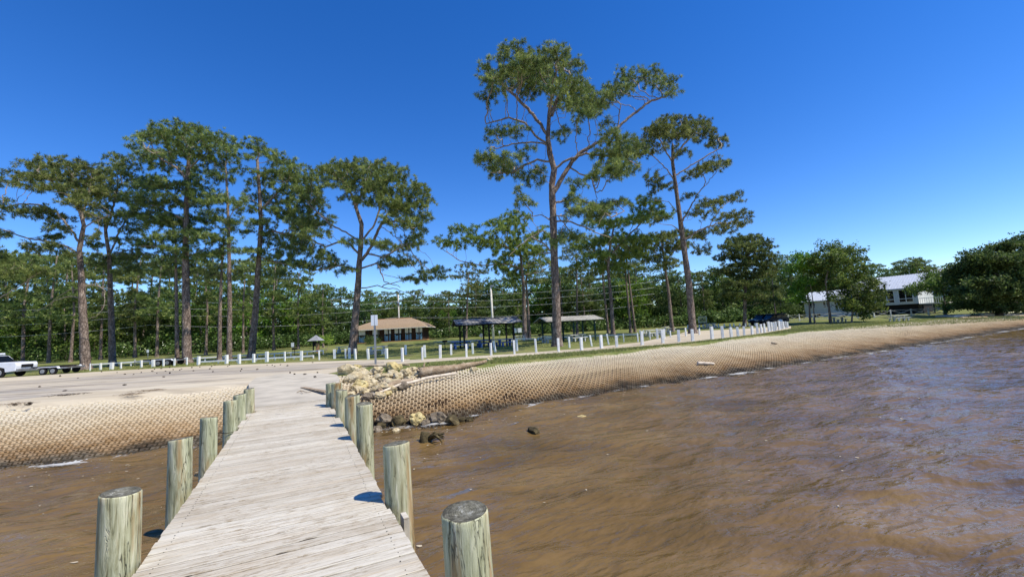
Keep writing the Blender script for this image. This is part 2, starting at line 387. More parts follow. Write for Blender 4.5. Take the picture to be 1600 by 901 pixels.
# ------------------------------------------------------------------ shoreline
PAIRS = [((-60, -8), (-56, -13)), ((-30, 9.0), (-27, 4.8)), ((-17.8, 15.4), (-14.4, 11.5)), ((-15, 16.9), (-12.3, 12.1)), ((-12, 18.9), (-9.6, 13.2)),
         ((-8, 20.2), (-6, 14)), ((-4, 21.2), (-2.9, 14.6)), ((-.9, 22.6), (-.2, 16.8)), ((1.5, 24.1), (2.4, 18.2)), ((4.2, 25.5), (5.6, 20.4)), ((7.9, 28.1), (9.6, 22.2)),
         ((13.9, 32.4), (16, 25.8)), ((21.1, 38.3), (25, 30.8)), ((32.7, 45.4), (37, 37.5)), ((45.7, 52.8), (50.5, 45.2)), ((58, 59.2), (62, 51.8)), ((76, 68), (80, 59)), ((115, 84), (120, 74))]
PT = np.array([p[0] for p in PAIRS], float); PW = np.array([p[1] for p in PAIRS], float)
_m = (PT + PW) / 2; SL = np.concatenate([[0], np.cumsum(np.hypot(*np.diff(_m, axis=0).T))])
def cr(P, s):
    s = np.asarray(s, float); i = np.clip(np.searchsorted(SL, s, side='right') - 1, 0, len(SL) - 2)
    t = ((s - SL[i]) / (SL[i + 1] - SL[i]))[..., None]
    p0 = P[np.clip(i - 1, 0, len(P) - 1)]; p1 = P[i]; p2 = P[i + 1]; p3 = P[np.clip(i + 2, 0, len(P) - 1)]
    h0 = SL[np.clip(i, 1, len(SL) - 1)] - SL[np.clip(i - 1, 0, len(SL) - 1)]; L = (SL[i + 1] - SL[i])[..., None]
    sm = SL[np.clip(i - 1, 0, len(SL) - 1)]; sp = SL[np.clip(i + 2, 0, len(SL) - 1)]
    m1 = (p2 - p0) / np.maximum(SL[i + 1] - sm, 1e-6)[..., None] * L; m2 = (p3 - p1) / np.maximum(sp - SL[i], 1e-6)[..., None] * L
    return (2*t**3-3*t**2+1)*p1 + (t**3-2*t**2+t)*m1 + (-2*t**3+3*t**2)*p2 + (t**3-t**2)*m2
def shore(s, v):
    """s along, v 0 top edge .. 1 waterline .. >1 below. returns xyz"""
    s = np.asarray(s, float); v = np.asarray(v, float); a = cr(PT, s); b = cr(PW, s)
    xy = a + (b - a) * v[..., None]
    z = 1.265 * (1 - np.clip(v, 0, 3) ** 1.15) + .03 * np.sin(s * .9) * np.sin(v * 3.1)
    return np.concatenate([xy, z[..., None]], -1)
S0, S1 = SL[1] + 2, SL[-1] - 12

def build_revetment():
    V = []; Fq = []; tint = []; NR = 28
    s = S0; cells = []
    while s < S1:
        w_ = .27 if s < SL[13] else .4
        cells.append((s, w_)); s += w_
    base = 0; Sa = []; Va = []; Da = []; T = []
    dv = 1.0 / 27
    for r in range(0, NR + 3):
        off = .5 if r % 2 else 0
        for (s, w_) in cells:
            s0 = s + off * w_; v0 = r * dv
            g = .085 * w_ / .34; u0, u1 = s0 + g, s0 + w_ - .012; a0, a1 = v0 + .006, v0 + dv - .006
            hf = .52 if s < SL[5] else 1.0
            hf = hf if s < SL[8] else 1 - .42 * min(1, (s - SL[8]) / 18)
            hf *= .8 + .25 * mnoise.noise(Vector((s0 * .5, r * .35, 5.0))) + (.15 if r > 14 else 0) - (.25 if r < 5 else 0)
            g *= .5 + .5 * hf; u0 = s0 + g
            iu0, iu1 = s0 + w_ * (.64 - .24 * hf), s0 + w_ * (.64 + .24 * hf); ia0, ia1 = v0 + dv * (.51 - .31 * hf), v0 + dv * (.51 + .31 * hf)
            j = random.uniform(-.006, .006) + .02 * math.sin(s0 * .7 + r * .3) * math.sin(r * .45 + s0 * .13); t = random.random()
            Sa += [u0, u1, u1, u0, iu0, iu1, iu1, iu0, u0, u1, u1, u0, iu0, iu1, iu1, iu0]
            Va += [a0, a0, a1, a1, ia0, ia0, ia1, ia1, a0, a0, a1, a1, ia0, ia0, ia1, ia1]
            Da += [j] * 8 + [-.17] * 8; T += [t] * 16
    P = shore(np.array(Sa), np.array(Va)); P[:, 2] += np.array(Da) + .02
    n = len(P) // 16; o = (np.arange(n) * 16)[:, None]
    q = np.array([(0, 1, 5, 4), (1, 2, 6, 5), (2, 3, 7, 6), (3, 0, 4, 7), (1, 0, 8, 9), (2, 1, 9, 10), (3, 2, 10, 11), (0, 3, 11, 8), (4, 5, 13, 12), (5, 6, 14, 13), (6, 7, 15, 14), (7, 4, 12, 15)])
    faces = (o[:, None, :] + q[None]).reshape(-1, 4)
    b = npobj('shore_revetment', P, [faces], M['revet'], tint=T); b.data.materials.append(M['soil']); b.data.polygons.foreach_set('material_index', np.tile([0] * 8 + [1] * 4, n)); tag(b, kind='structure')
    # soil under the mats, running down below the water
    ss = np.arange(SL[0], SL[-1], 1.0); vs = np.array([-.02, .1, .25, .4, .6, .8, 1, 1.2, 1.6, 2.2]); G = np.stack(np.meshgrid(ss, vs, indexing='ij'), -1)
    P = shore(G[..., 0].ravel(), G[..., 1].ravel()); P[:, 2] -= .15
    nv = len(vs); i = np.arange(len(ss) - 1)[:, None] * nv + np.arange(nv - 1)[None]; i = i.ravel()
    b = npobj('riverbank', P, [np.stack([i, i + nv, i + nv + 1, i + 1], 1)], M['soil'], smooth=True); tag(b, kind='structure')
    # foam along the waterline
    vs = np.linspace(.95, 1.12, 7); ss = np.arange(S0, S1, .4); G = np.stack(np.meshgrid(ss, vs, indexing='ij'), -1)
    P = shore(G[..., 0].ravel(), G[..., 1].ravel()); P[:, 2] = .045
    tt = np.tile(1 - np.abs(vs - 1.0) / .13, len(ss)); nv = len(vs); i = (np.arange(len(ss) - 1)[:, None] * nv + np.arange(nv - 1)[None]).ravel()
    b = npobj('foam', P, [np.stack([i, i + nv, i + nv + 1, i + 1], 1)], M['foam'], smooth=True, tint=tt); tag(b, kind='stuff', label='broken white foam where small waves meet the concrete mats')
build_revetment()
def drift(name, sa, sb, mat, amp, z1):
    ss = np.arange(sa, sb, .18); vs = np.linspace(-.10, .26, 19); P = []
    for q in ss:
        ve = .07 + amp * (mnoise.noise(Vector((q * .35, 3.1, 0))) + .5 * mnoise.noise(Vector((q * 1.3, 7.7, 0))) + .35 * mnoise.noise(Vector((q * 4.1, 1.7, 0))) + .35)
        pts = shore(np.full(len(vs), q), np.maximum(vs, 0)); off = shore(np.full(len(vs), q), np.full(len(vs), 0.0)); a = cr(PT, np.array([q]))[0]; b = cr(PW, np.array([q]))[0]
        for k, v in enumerate(vs):
            h = .062 * (1 - max(v, 0) / max(ve, .02)); xy = a + (b - a) * v
            P.append((xy[0], xy[1], (z1 if v <= 0 else min(z1, pts[k][2] + .012 + max(-.12, h)))))
    n = len(vs); i = (np.arange(len(ss) - 1)[:, None] * n + np.arange(n - 1)[None]).ravel()
    o = npobj(name, np.array(P), [np.stack([i, i + n, i + n + 1, i + 1], 1)], mat, smooth=True); tag(o, kind='structure')

def waterz(x, y):
    z = 0
    for (a, k, an, ph) in ((.03, 1.9, .3, 0), (.024, 3.1, -.5, 1.3), (.018, 4.6, .9, 2.1), (.012, 7.3, -.1, .4), (.008, 10.1, .5, 4.0)):
        d = x * math.sin(an - .4) * k + y * math.cos(an - .4) * k
        z = z + a * np.sin(d + ph + 1.3 * np.sin(.37 * k * (x * math.cos(an) - y * math.sin(an)) + ph * 2))
    return z
def build_water():
    xs = np.concatenate([np.linspace(-140, -22, 30), np.arange(-20, 34, .13), np.linspace(35, 90, 160), np.linspace(95, 900, 40)])
    ys = np.concatenate([np.linspace(-250, -3, 25), np.arange(-2.5, 32, .13), np.linspace(33, 130, 260)])
    X, Y = np.meshgrid(xs, ys, indexing='ij'); Z = waterz(X, Y) * np.clip(1.2 - np.hypot(X, Y) / 220, 0, 1)
    n = len(ys); i = (np.arange(len(xs) - 1)[:, None] * n + np.arange(n - 1)[None]).ravel()
    b = npobj('water', np.stack([X.ravel(), Y.ravel(), Z.ravel()], 1), [np.stack([i, i + n, i + n + 1, i + 1], 1)], M['water'], smooth=True); tag(b, kind='structure')
build_water()
def specks():
    N = 520; s_ = RNG.uniform(SL[1] + 2, SL[12], N); v = 1.02 + np.abs(RNG.normal(0, .28, N)) * RNG.uniform(.3, 1.6, N); xy = shore(s_, v)[:, :2]
    xy2 = np.stack([RNG.uniform(-16, 16, 110), RNG.uniform(2, 16, 110)], 1); xy = np.concatenate([xy, xy2]); n = len(xy); a = RNG.uniform(0, 6.28, (n, 1)); r = RNG.uniform(.006, .028, (n, 1))
    z = waterz(xy[:, 0], xy[:, 1]) + .012; k = np.arange(6)[None] * 1.0472; rr = r * RNG.uniform(.5, 1.4, (n, 6)); dx = np.cos(k) * rr * 1.8; dy = np.sin(k) * rr; X = xy[:, :1] + dx * np.cos(a) - dy * np.sin(a); Y = xy[:, 1:] + dx * np.sin(a) + dy * np.cos(a)
    P = np.stack([X, Y, np.repeat(z[:, None], 6, 1)], 2).reshape(-1, 3)
    o = npobj('pale_flecks', P, [np.arange(n * 6).reshape(-1, 6)], M['sand']); tag(o, 'tiny pale flecks scattered over the brown water', kind='stuff')  # tiny flat pale polygons just above the water surface
specks()

# ground: one sheet from the top of the mats to the horizon
def build_ground():
    s = np.concatenate([np.arange(SL[0], SL[-1], 1.2), [SL[-1]]]); T = cr(PT, s)
    T = np.vstack([[-900, -260], [-300, -90], T, [300, 150], [900, 420]])
    vs = [0, .4, 1, 2, 4, 7, 11, 16, 22, 28, 34, 40, 46, 52, 58, 66, 76, 90, 120, 200, 500, 1600]
    P = []
    for (x, y) in T:
        for v in vs: yy = y + v; P.append((x - (0.0 if v < 1 else 0), yy, float(gz(x, yy)) + (-.015 if v == 0 else 0)))
    n = len(vs); i = (np.arange(len(T) - 1)[:, None] * n + np.arange(n - 1)[None]).ravel()
    b = npobj('ground', np.array(P), [np.stack([i, i + n, i + n + 1, i + 1], 1)], M['lawn'], smooth=True); tag(b, kind='structure')
build_ground()
def sheet(name, pix, z, mat):
    pts = [at(*p, z) for p in pix]; mb = MB(); mb.add([(p[0], p[1], z) for p in pts], [tuple(range(len(pts)))][0:1])
    o = mb.build(name, mat); tag(o, kind='structure')
    me = o.data
    if me.polygons[0].normal.z < 0: me.flip_normals()
    return o
sl = [tuple(cr(PT, s_)) for s_ in np.arange(SL[0] + 8, SL[5], 1.0)]
def sheet_xy(name, pts, z, mat, thick=0):
    mb = MB()
    if thick: mb.prism([(p[0], p[1]) for p in pts], z - thick, z)
    else: mb.add([(p[0], p[1], z) for p in pts], [tuple(range(len(pts)))])
    o = mb.build(name, mat); tag(o, kind='structure')
    if not thick and o.data.polygons[0].normal.z < 0: o.data.flip_normals()
    return o
far = [at(*p)[:2] for p in [(545, 577), (600, 570), (640, 566.5), (640, 561), (560, 562.5), (480, 565), (400, 568.5), (320, 571.5), (250, 575), (180, 579), (110, 583), (50, 587), (0, 590)]]
far += [(-75, 36), (-140, 30)]
sheet_xy('parking_lot', [(p[0], p[1] + .02) for p in sl] + [at(500, 586)[:2]] + far, 1.305, M['sand'])
drift('sand_bank', SL[1] + 1, SL[4] + 2.2, M['sand'], .10, 1.3075)
drift('grass_bank', SL[6] + 1.2, SL[-1] - 14, M['lawn'], .05, 1.303)
road = [at(*p)[:2] for p in [(0, 627), (120, 614), (250, 603), (330, 596), (400, 588), (470, 580), (540, 572), (600, 567.5), (600, 564.5), (500, 568), (400, 572), (250, 580), (120, 589), (0, 596)]] + [(-80, 32), (-50, 13)]
sheet_xy('road', road, 1.309, M['asphalt'])
lo = [(590, 570), (640, 567), (700, 563), (800, 556.5), (900, 549.5), (1000, 542), (1060, 537), (1120, 530.5), (1190, 522), (1236, 513.5)]
hi = [(1236, 507.5), (1190, 509), (1130, 511), (1085, 514), (1062, 521), (1000, 534.5), (940, 541), (900, 545), (800, 552.5), (700, 558.5), (640, 562)]
sheet('path', lo + hi, 1.313, M['sand'])

# ------------------------------------------------------------------ pier
AX = np.array([-.446, .895]); NV = np.array([.895, .446])            # pier axis, across (to the right)
O = np.array([-.36, 2.85])                                           # foot of the nearest right pile
def pp(a, c, z=0): q = O + AX * a + NV * c; return (q[0], q[1], z)
PILE_R = [(0.0, .147, 1.86, 0.02), (2.07, .145, 1.855, .012), (5.52, .13, 1.87, -.01), (6.77, .135, 1.86, .008), (8.1, .125, 1.85, 0), (9.55, .125, 1.87, .01), (10.3, .12, 1.86, 0)]
PILE_L = [(-.05, .165, 1.86, -.01), (1.9 + .45, .15, 1.86, 0), (4.35, .145, 1.85, 0), (6.35, .15, 1.86, 0), (7.8, .14, 1.85, 0), (9.3, .13, 1.87, 0)]
_rp = [at(730, 797, 1.86), at(620.5, 692, 1.855), at(569, 630, 1.87), at(550, 618, 1.86), at(533.5, 609, 1.85), at(526, 598.5, 1.87), at(517, 598, 1.86)]
_lp = [at(188, 768, 1.86), at(281.5, 685, 1.86), at(326, 652, 1.85), at(360, 625.5, 1.86), at(374, 616, 1.85), at(389, 607, 1.87)]
def ac(p): d = np.array(p[:2]) - O; return float(d @ AX), float(d @ NV)
posR = [ac(p) for p in _rp]; posL = [ac(p) for p in _lp]
def build_pier():
    t = thing('pier', 'weathered grey plank pier running from the foreground to the shore', 'pier', pp(5, -1, 0)); loc = np.array(t.location)
    V = []; Fc = []; T = []; a = -6.0; wb = .142
    end = 10.75
    while a < end:
        c0 = -2.045 + random.uniform(-.008, .008); c1 = -.145 + random.uniform(-.008, .008)
        am = a + wb / 2
        for (pa, pc) in posR:
            if abs(pa - am) < .2: c1 = min(c1, pc - .15)
        for (pa, pc) in posL:
            if abs(pa - am) < .2: c0 = max(c0, pc + .15)
        g = random.uniform(.005, .012); zt = 1.30 + random.uniform(-.003, .003); tv = random.random() ** 1.5
        b0 = len(V); e = .004
        for (aa, zz, ee) in ((a + g, 1.262, 0), (a + g, zt - e, 0), (a + g + e, zt, 1), (a + wb - g - e, zt, 1), (a + wb - g, zt - e, 0), (a + wb - g, 1.262, 0)):
            for c in (c0, c1): V.append(pp(aa, c, zz))
        for k in range(5): Fc.append((b0 + 2 * k, b0 + 2 * k + 1, b0 + 2 * k + 3, b0 + 2 * k + 2))
        Fc.append((b0 + 10, b0 + 11, b0 + 1, b0)); T += [tv] * 12
        V2 = [V[b0 + i] for i in (0, 2, 4, 6, 8, 10)]; Fe = [b0 + i for i in (0, 2, 4, 6, 8, 10)]; Fe2 = [b0 + i + 1 for i in (10, 8, 6, 4, 2, 0)]
        Fc.append(tuple(Fe[:4])); Fc.append((Fe[0], Fe[3], Fe[4], Fe[5])); Fc.append(tuple(Fe2[:4])); Fc.append((Fe2[0], Fe2[3], Fe2[4], Fe2[5]))
        a += wb
    npobj('deck', np.array(V) - loc, [np.array(Fc)], M['deck'], t, tint=T)
    for c in (-1.93, -1.1, -.27):
        mb = MB(); ang = math.atan2(AX[1], AX[0]); q = np.array(pp(2.4, c, 1.14)) - loc; mb.box(q, (16.6, .06, .235), ang); mb.build('stringer', M['deck'], t)
    mb = MB()
    for a_ in np.arange(-5.9, 10.6, wb):
        for c in (-1.93, -.27):
            for da in (.035, .1):
                if random.random() < .85:
                    q = np.array(pp(a_ + da, c + random.uniform(-.01, .01), 1.3015)) - loc; mb.tube([q, q + np.array((0, 0, .002))], .0055, 5)
    mb.build('nails', M['rubber'], t)['kind'] = 'stuff'
    # one light block nailed beside the second pile
    mb = MB(); a_, c_ = posR[1]; q = np.array(pp(a_ - .42, -.06, 1.20)) - loc; mb.box(q, (.16, .05, .19), math.atan2(AX[1], AX[0])); mb.build('edge_block', M['deck'], t)
    return t
build_pier()
def apron():
    e0 = pp(10.75, -2.06); e1 = pp(10.75, -.1)
    pts = [e0, e1, at(528, 600)[:2], at(531, 592)[:2], at(526, 585)[:2], at(497, 583)[:2], at(440, 584)[:2], at(400, 590)[:2], at(388, 600)[:2], at(391, 612)[:2]]
    o = sheet_xy('concrete_apron', [(p[0], p[1]) for p in pts], 1.317, M['apron'], .9)
apron()

def pile(c, r, top, lean, label, hook=False, chip=False):
    x, y = c; mb = MB(); n = 28; zs = [-1.2, -.2, .3, .7, 1.0, 1.3, 1.5, 1.7, top - .05, top - .012, top]
    ph = random.random() * 9
    vs = []
    for k, z in enumerate(zs):
        for i in range(n):
            a = 2 * math.pi * i / n
            rr = r * (1.06 - .03 * z) * (1 + .022 * math.sin(2 * a + ph) + .012 * math.sin(5 * a + ph * 2 + z) + .02 * (mnoise.noise(Vector((math.cos(a) * 2, math.sin(a) * 2, z * 1.5 + ph)))))
            if k == len(zs) - 1: rr *= .955
            if chip and k >= 8 and 3.6 < a < 4.1: rr *= .9
            zz = z + (.012 * math.sin(a + ph) if k >= 8 else 0)
            vs.append((math.cos(a) * rr + lean * (z - 1.3), math.sin(a) * rr, zz))
    fs = [(k * n + i, k * n + (i + 1) % n, (k + 1) * n + (i + 1) % n, (k + 1) * n + i) for k in range(len(zs) - 1) for i in range(n)]
    o = MB(); o.add(vs, fs, 0, True)
    # end grain: two inner rings with slight hollows
    b0 = (len(zs) - 1) * n; vs2 = []
    for q in (.66, .33):
        for i in range(n):
            v = vs[b0 + i]; cx = lean * (top - 1.3); vs2.append((cx + (v[0] - cx) * q, v[1] * q, v[2] + random.uniform(-.005, .003)))
    vs2.append((lean * (top - 1.3), 0, top - .003)); s = len(o.v); o.v += vs2
    for i in range(n):
        j = (i + 1) % n
        for f in ((b0 + i, b0 + j, s + j, s + i), (s + i, s + j, s + n + j, s + n + i), (s + n + i, s + n + j, s + 2 * n)): o.f.append(list(f)); o.m.append(1); o.sm.append(False)
    ob = o.build('timber_pile', [M['pile'], M['endg']]); ob.location = (x, y, 0); ob.rotation_euler = (0, 0, random.uniform(-.3, .3))
    tag(ob, label, 'post', 'round timber piles along the pier')
    if hook:
        h = MB(); h.tube([(-.02, -r * 1.02, 1.47), (-.01, -r * 1.1, 1.462), (.03, -r * 1.12, 1.43), (.07, -r * 1.02, 1.405), (.11, -r * .85, 1.40)], .004, 6)
        h.tube([(-.01, -r * .97, 1.385), (-.01, -r * 1.07, 1.385)], .008, 8); h.build('bent_nail', M['steel'], ob)
    return ob
lblR = ['greenish round pile with frayed top standing nearest on the right, bent nail in its side', 'tall cracked greenish pile, second along the right side of the pier', 'green pile in front of the mats, third along the right side', 'smooth mint green pile, fourth along the right side of the pier', 'yellowish green pile, fifth along the right side of the pier', 'stained pile near the shore end, sixth along the right side', 'last pile on the right where the pier meets the concrete']
lblL = ['stout greenish pile with orange stains, nearest on the left side', 'round green pile, second along the left side of the pier', 'brown streaked pile, third along the left side of the pier', 'pile with a wire ring round it, fourth along the left side', 'slender pile, fifth along the left side of the pier', 'last pile on the left where the pier meets the concrete']
rads = [.142, .132, .130, .135, .125, .125, .12]
for i, p in enumerate(_rp): pile((p[0], p[1]), rads[i], p[2], [-.03, -.02, 0, .01, 0, 0, 0][i], lblR[i], hook=(i == 0), chip=(i == 0))
for i, p in enumerate(_lp):
    ob = pile((p[0], p[1]), [.13, .123, .117, .125, .12, .115][i], p[2], .01, lblL[i])
    if i == 3:
        mb = MB(); mb.tube([(math.cos(a) * .155, math.sin(a) * .155, 1.28 + .02 * math.sin(a)) for a in np.linspace(0, 6.28, 22)], .006, 5); mb.build('wire_ring', M['rubber'], ob)

# ------------------------------------------------------------------ rocks, driftwood, litter
def rock(c, size, mat, label, grp, seed, name='boulder', cat='rock', sub=2):
    import bmesh
    bm = bmesh.new(); bmesh.ops.create_icosphere(bm, subdivisions=3, radius=1); rs = random.Random(seed); off = Vector((rs.random() * 50, rs.random() * 50, rs.random() * 50)); cuts = [Vector((rs.gauss(0, 1), rs.gauss(0, 1), rs.gauss(0, 1))).normalized() for _ in range(7)]
    for v in bm.verts:
        n = v.co.normalized(); k = 1 + .42 * mnoise.noise(n * 1.5 + off) - .34 * abs(mnoise.noise(n * 2.6 + off)) + .16 * mnoise.noise(n * 5 + off) + .10 * mnoise.noise(n * 11 + off)
        for pl_ in cuts:
            dd = n.dot(pl_) * k
            if dd > .72: k *= .72 / dd + .1 * (1 - .72 / dd)
        v.co = Vector((n.x * size[0], n.y * size[1], n.z * size[2])) * k
    me = bpy.data.meshes.new(name); bm.to_mesh(me); bm.free(); me.materials.append(mat)
    me.polygons.foreach_set('use_smooth', [False] * len(me.polygons))
    o = bpy.data.objects.new(name, me); COL.objects.link(o); o.location = tuple(map(float, c)); o.rotation_euler = (0, 0, rs.random() * 6)
    tag(o, label, cat, grp); return o
def slope_z(x, y):
    # nearest shore parameters by brute force
    ss = np.arange(SL[2], SL[-2], .5); a = cr(PT, ss); b = cr(PW, ss); d = b - a; L2 = (d ** 2).sum(1); v = ((np.array([x, y]) - a) * d).sum(1) / L2
    q = a + d * v[:, None]; e = ((q - [x, y]) ** 2).sum(1); i = e.argmin(); vv = max(0, v[i]); return 1.28 * (1 - vv ** 1.15) if v[i] > 0 else 1.3
def atslope(px, py):
    z = 1.0
    for _ in range(30): p = at(px, py, z); z = .5 * z + .5 * slope_z(p[0], p[1])
    return at(px, py, z)
def nth2(k): return ['first', 'second', 'third', 'fourth', 'fifth', 'sixth', 'seventh'][k]
pileR = [(545, 580, 13, 'r'), (558, 574, 6, 'y'), (553, 592, 12, 'r'), (566, 585, 10, 'r'), (563, 602, 11, 'y'), (572, 592, 9, 'r'), (587, 580, 9, 'r'), (580, 598, 9, 'r'), (590, 590, 8, 'r'),
         (600, 590, 8, 'r'), (606, 597, 9, 'r'), (617, 576, 11, 'y'), (613, 585, 9, 'r'), (622, 589, 9, 'r'), (617, 599, 9, 'r'), (597, 607, 12, 'r'), (585, 611, 9, 'r'), (570, 613, 9, 'r'), (635, 584, 10, 'r'),
         (645, 577, 6, 'r'), (651, 585, 7, 'r'), (640, 592, 7, 'r'), (630, 604, 9, 'g'), (610, 609, 8, 'r'), (558, 608, 7, 'r'), (548, 616, 6, 'r'), (575, 620, 9, 'g'), (592, 619, 8, 'r'), (605, 615, 6, 'y')]
for k, (px, py, rp, t) in enumerate(pileR):
    p = atslope(px, py + rp * .3); r = rp * p[1] / F * 1.3
    lb = {'r': 'cream limestone boulder in the rock pile beside the pier end', 'y': 'yellow tinted boulder in the rock pile beside the pier end', 'g': 'grey boulder in the rock pile by the driftwood logs'}[t]
    cw_ = 'far left' if px < 555 else 'left' if px < 575 else 'middle' if px < 595 else 'right' if px < 615 else 'far right'; rw_ = 'back' if py < 583 else 'upper middle' if py < 594 else 'lower middle' if py < 605 else 'front'
    sz_ = 'large' if rp >= 11 else 'medium' if rp >= 9 else 'small'
    lb = sz_ + ' ' + lb.split()[0] + ' boulder at the ' + cw_ + ' ' + rw_ + ' of the rock pile'
    rock((p[0], p[1], p[2] + r * .28), (r * 1.05, r * random.uniform(.8, 1.1), r * .68), M[{'r': 'rock', 'y': 'rock_y', 'g': 'rock_g'}[t]], lb, {'r': 'cream boulders piled at the pier end', 'y': 'yellow boulders piled at the pier end', 'g': 'grey boulders piled at the pier end'}[t], k)
for k, (px, py, rp) in enumerate([(693, 576, 5), (701, 575, 4), (709, 573.5, 5), (725, 571, 5), (740, 579, 7), (765, 563.5, 6), (681, 577, 4)]):
    p = atslope(px, py); r = rp * p[1] / F
    rock((p[0], p[1], p[2] + r * .3), (r, r, r * .7), M['rock'], nth2(k) + ' small cream rock from the left along the big driftwood trunk', 'small rocks beside the driftwood log', 60 + k)
edge = [(602, 655, 14, 'rock_g', 'flat grey boulder at the waterline nearest the pier'), (622, 657, 13, 'algae', 'dark olive boulder at the waterline left of the yellow one'), (652, 654, 13, 'rock_y', 'bright yellow boulder at the waterline'),
        (665, 660, 8, 'rock_g', 'small brown boulder squeezed between yellow and grey boulders'), (686, 652, 15, 'rock_g', 'large pitted grey boulder at the waterline'), (706, 659, 12, 'algae', 'low mossy boulder right of the pitted grey one'),
        (589, 672, 8, 'rock_g', 'brown pitted rock half hidden behind a pile'), (619, 674, 6, 'rock', 'small pale rock in the foam'), (733, 658, 7, 'algae', 'dark jagged rock standing in the water with a twig'), (720, 656, 7, 'algae', 'low black rock awash in foam'),
        (595, 664, 8, 'algae', 'dark wet rock below the flat grey boulder')]
for k, (px, py, rp, mt, lb) in enumerate(edge):
    p = atslope(px, py + rp * .4); p[2] = max(p[2], -.02); r = rp * p[1] / F
    rock((p[0], p[1], p[2] + r * .3), (r * 1.15, r, r * .85), M[mt], lb, None, 90 + k)
p = at(906, 650, .02); rock((p[0], p[1], -.075), (.42, .3, .12), M['rock_y'], 'flat tan rock just breaking the brown water', None, 133)
p = at(834, 672, .0); rock((p[0], p[1], .0), (.26, .16, .13), M['algae'], 'small black rock alone in the open water', None, 135)
# stump in the water
t = thing('tree_stump', 'broken black stump standing in the shallow water', 'stump', at(672, 690, 0)); mb = MB()
mb.tube([(-.18, 0, -.4), (-.16, 0, .1), (-.12, .02, .27)], [.17, .15, .13], 9, jit=.35); mb.build('trunk', M['algae'], t)
mb = MB()
for k in range(9): a = random.uniform(-.4, .4); mb.tube([(-.1, 0, .05), (.15, a * .4, .12 + random.random() * .15), (.36, a, -.03 + random.random() * .2)], [.05, .035, .012], 5, jit=.4)
mb.build('roots', M['algae'], t)
# driftwood
def log(pix, radii, mat, label, name='driftwood_log', stubs=0, lift=.1, cat='log'):
    pts = [atslope(*p) for p in pix]; pts = [Vector(p) + Vector((0, 0, lift)) for p in pts]; o = pts[0].copy(); fine = []; rr = []
    for i in range(len(pts) - 1):
        for k in range(6):
            t = k / 6; q = pts[i].lerp(pts[i + 1], t) - o; q += Vector((0, 0, .05 * mnoise.noise(q * .9))); fine.append(q); rr.append(radii[i] * (1 - t) + radii[i + 1] * t)
    fine.append(pts[-1] - o); rr.append(radii[-1])
    mb = MB(); mb.tube(fine, rr, 12, jit=.16)
    t = thing(name, label, cat, o); mb.build('trunk', mat, t)
    for k in range(stubs):
        mb = MB(); b = fine[1 + k % 2]; d = Vector((random.uniform(-1, .3), random.uniform(-1, 1), random.uniform(-.5, 1))).normalized(); L = random.uniform(.25, .5)
        mb.tube([b, b + d * L * .5, b + d * L + Vector((0, 0, -.05))], [.09, .06, .02], 6, jit=.4); mb.build('root', mat, t)
    return t
log([(655, 588), (690, 583), (725, 577), (760, 569)], [.22, .19, .13, .07], M['dwood'], 'thick grey driftwood trunk with a torn root end on top of the mats', stubs=8, lift=.17)
log([(583, 624), (625, 608), (665, 597), (713, 589)], [.04, .055, .062, .06], M['dwood_p'], 'long pale bare log slanting down the mats to the pier', lift=.17)
log([(590, 617), (615, 606), (645, 600)], [.09, .12, .10], M['dwood'], 'short brown log wedged between the boulders and the pale log', stubs=2, lift=.15)
log([(562, 575), (600, 574), (640, 573)], [.05, .06, .05], M['dwood'], 'thin weathered timber lying behind the boulder pile', lift=.1)
log([(1090, 570.5), (1104, 571.5), (1116, 571.5)], [.1, .08, .06], M['dwood_p'], 'pale stick washed up alone on the mats right of centre', lift=.12, name='driftwood_stick', cat='stick')
log([(1206, 537.5), (1214, 539)], [.08, .06], M['dwood'], 'short dark stick lying high on the mats below the end of the white posts', lift=.1, name='driftwood_stick', cat='stick')
log([(1463, 496.5), (1490, 496.5), (1515, 494.5)], [.14, .2, .14], M['dwood_p'], 'long pale driftwood log on the far beach edge, leftmost', lift=.2)
log([(1500, 499.5), (1520, 499), (1542, 497.5)], [.16, .2, .12], M['dwood'], 'bulky driftwood log on the far beach below the dark trees', lift=.2, stubs=3)
log([(1535, 494), (1552, 493.5)], [.2, .24], M['dwood_p'], 'stubby pale driftwood log at the top of the far beach', lift=.25)
# plank on the apron and stick
p0, p1 = at(473, 606), at(511, 617); mb = MB(); c = (p0 + p1) / 2; L = float(np.linalg.norm(p1 - p0)); o = MB().box((0, 0, .02), (L, .16, .04)).build('loose_plank', M['dwood'], bevel=.004); o.location = (c[0], c[1], 1.34); o.rotation_euler = (0, R(-1.5), math.atan2(p1[1] - p0[1], p1[0] - p0[0])); tag(o, 'loose brown plank lying on the concrete at the pier end', 'plank')
pts = [at(464, 615), at(470, 613.5), at(478, 614), at(486, 616)]; b0 = pts[0]; mb = MB(); mb.tube([tuple(p - b0 + np.array((0, 0, .03 + .03 * (i % 2)))) for i, p in enumerate(pts)], [.012, .015, .01, .006], 5); mb.tube([tuple(pts[1] - b0 + np.array((0, 0, .04))), tuple(at(473, 616.5) - b0 + np.array((0, 0, .03)))], .007, 5)
o = mb.build('fallen_twig', M['dwood']); o.location = (b0[0], b0[1], 1.315); tag(o, 'thin dry twig lying beside the loose plank', 'twig')
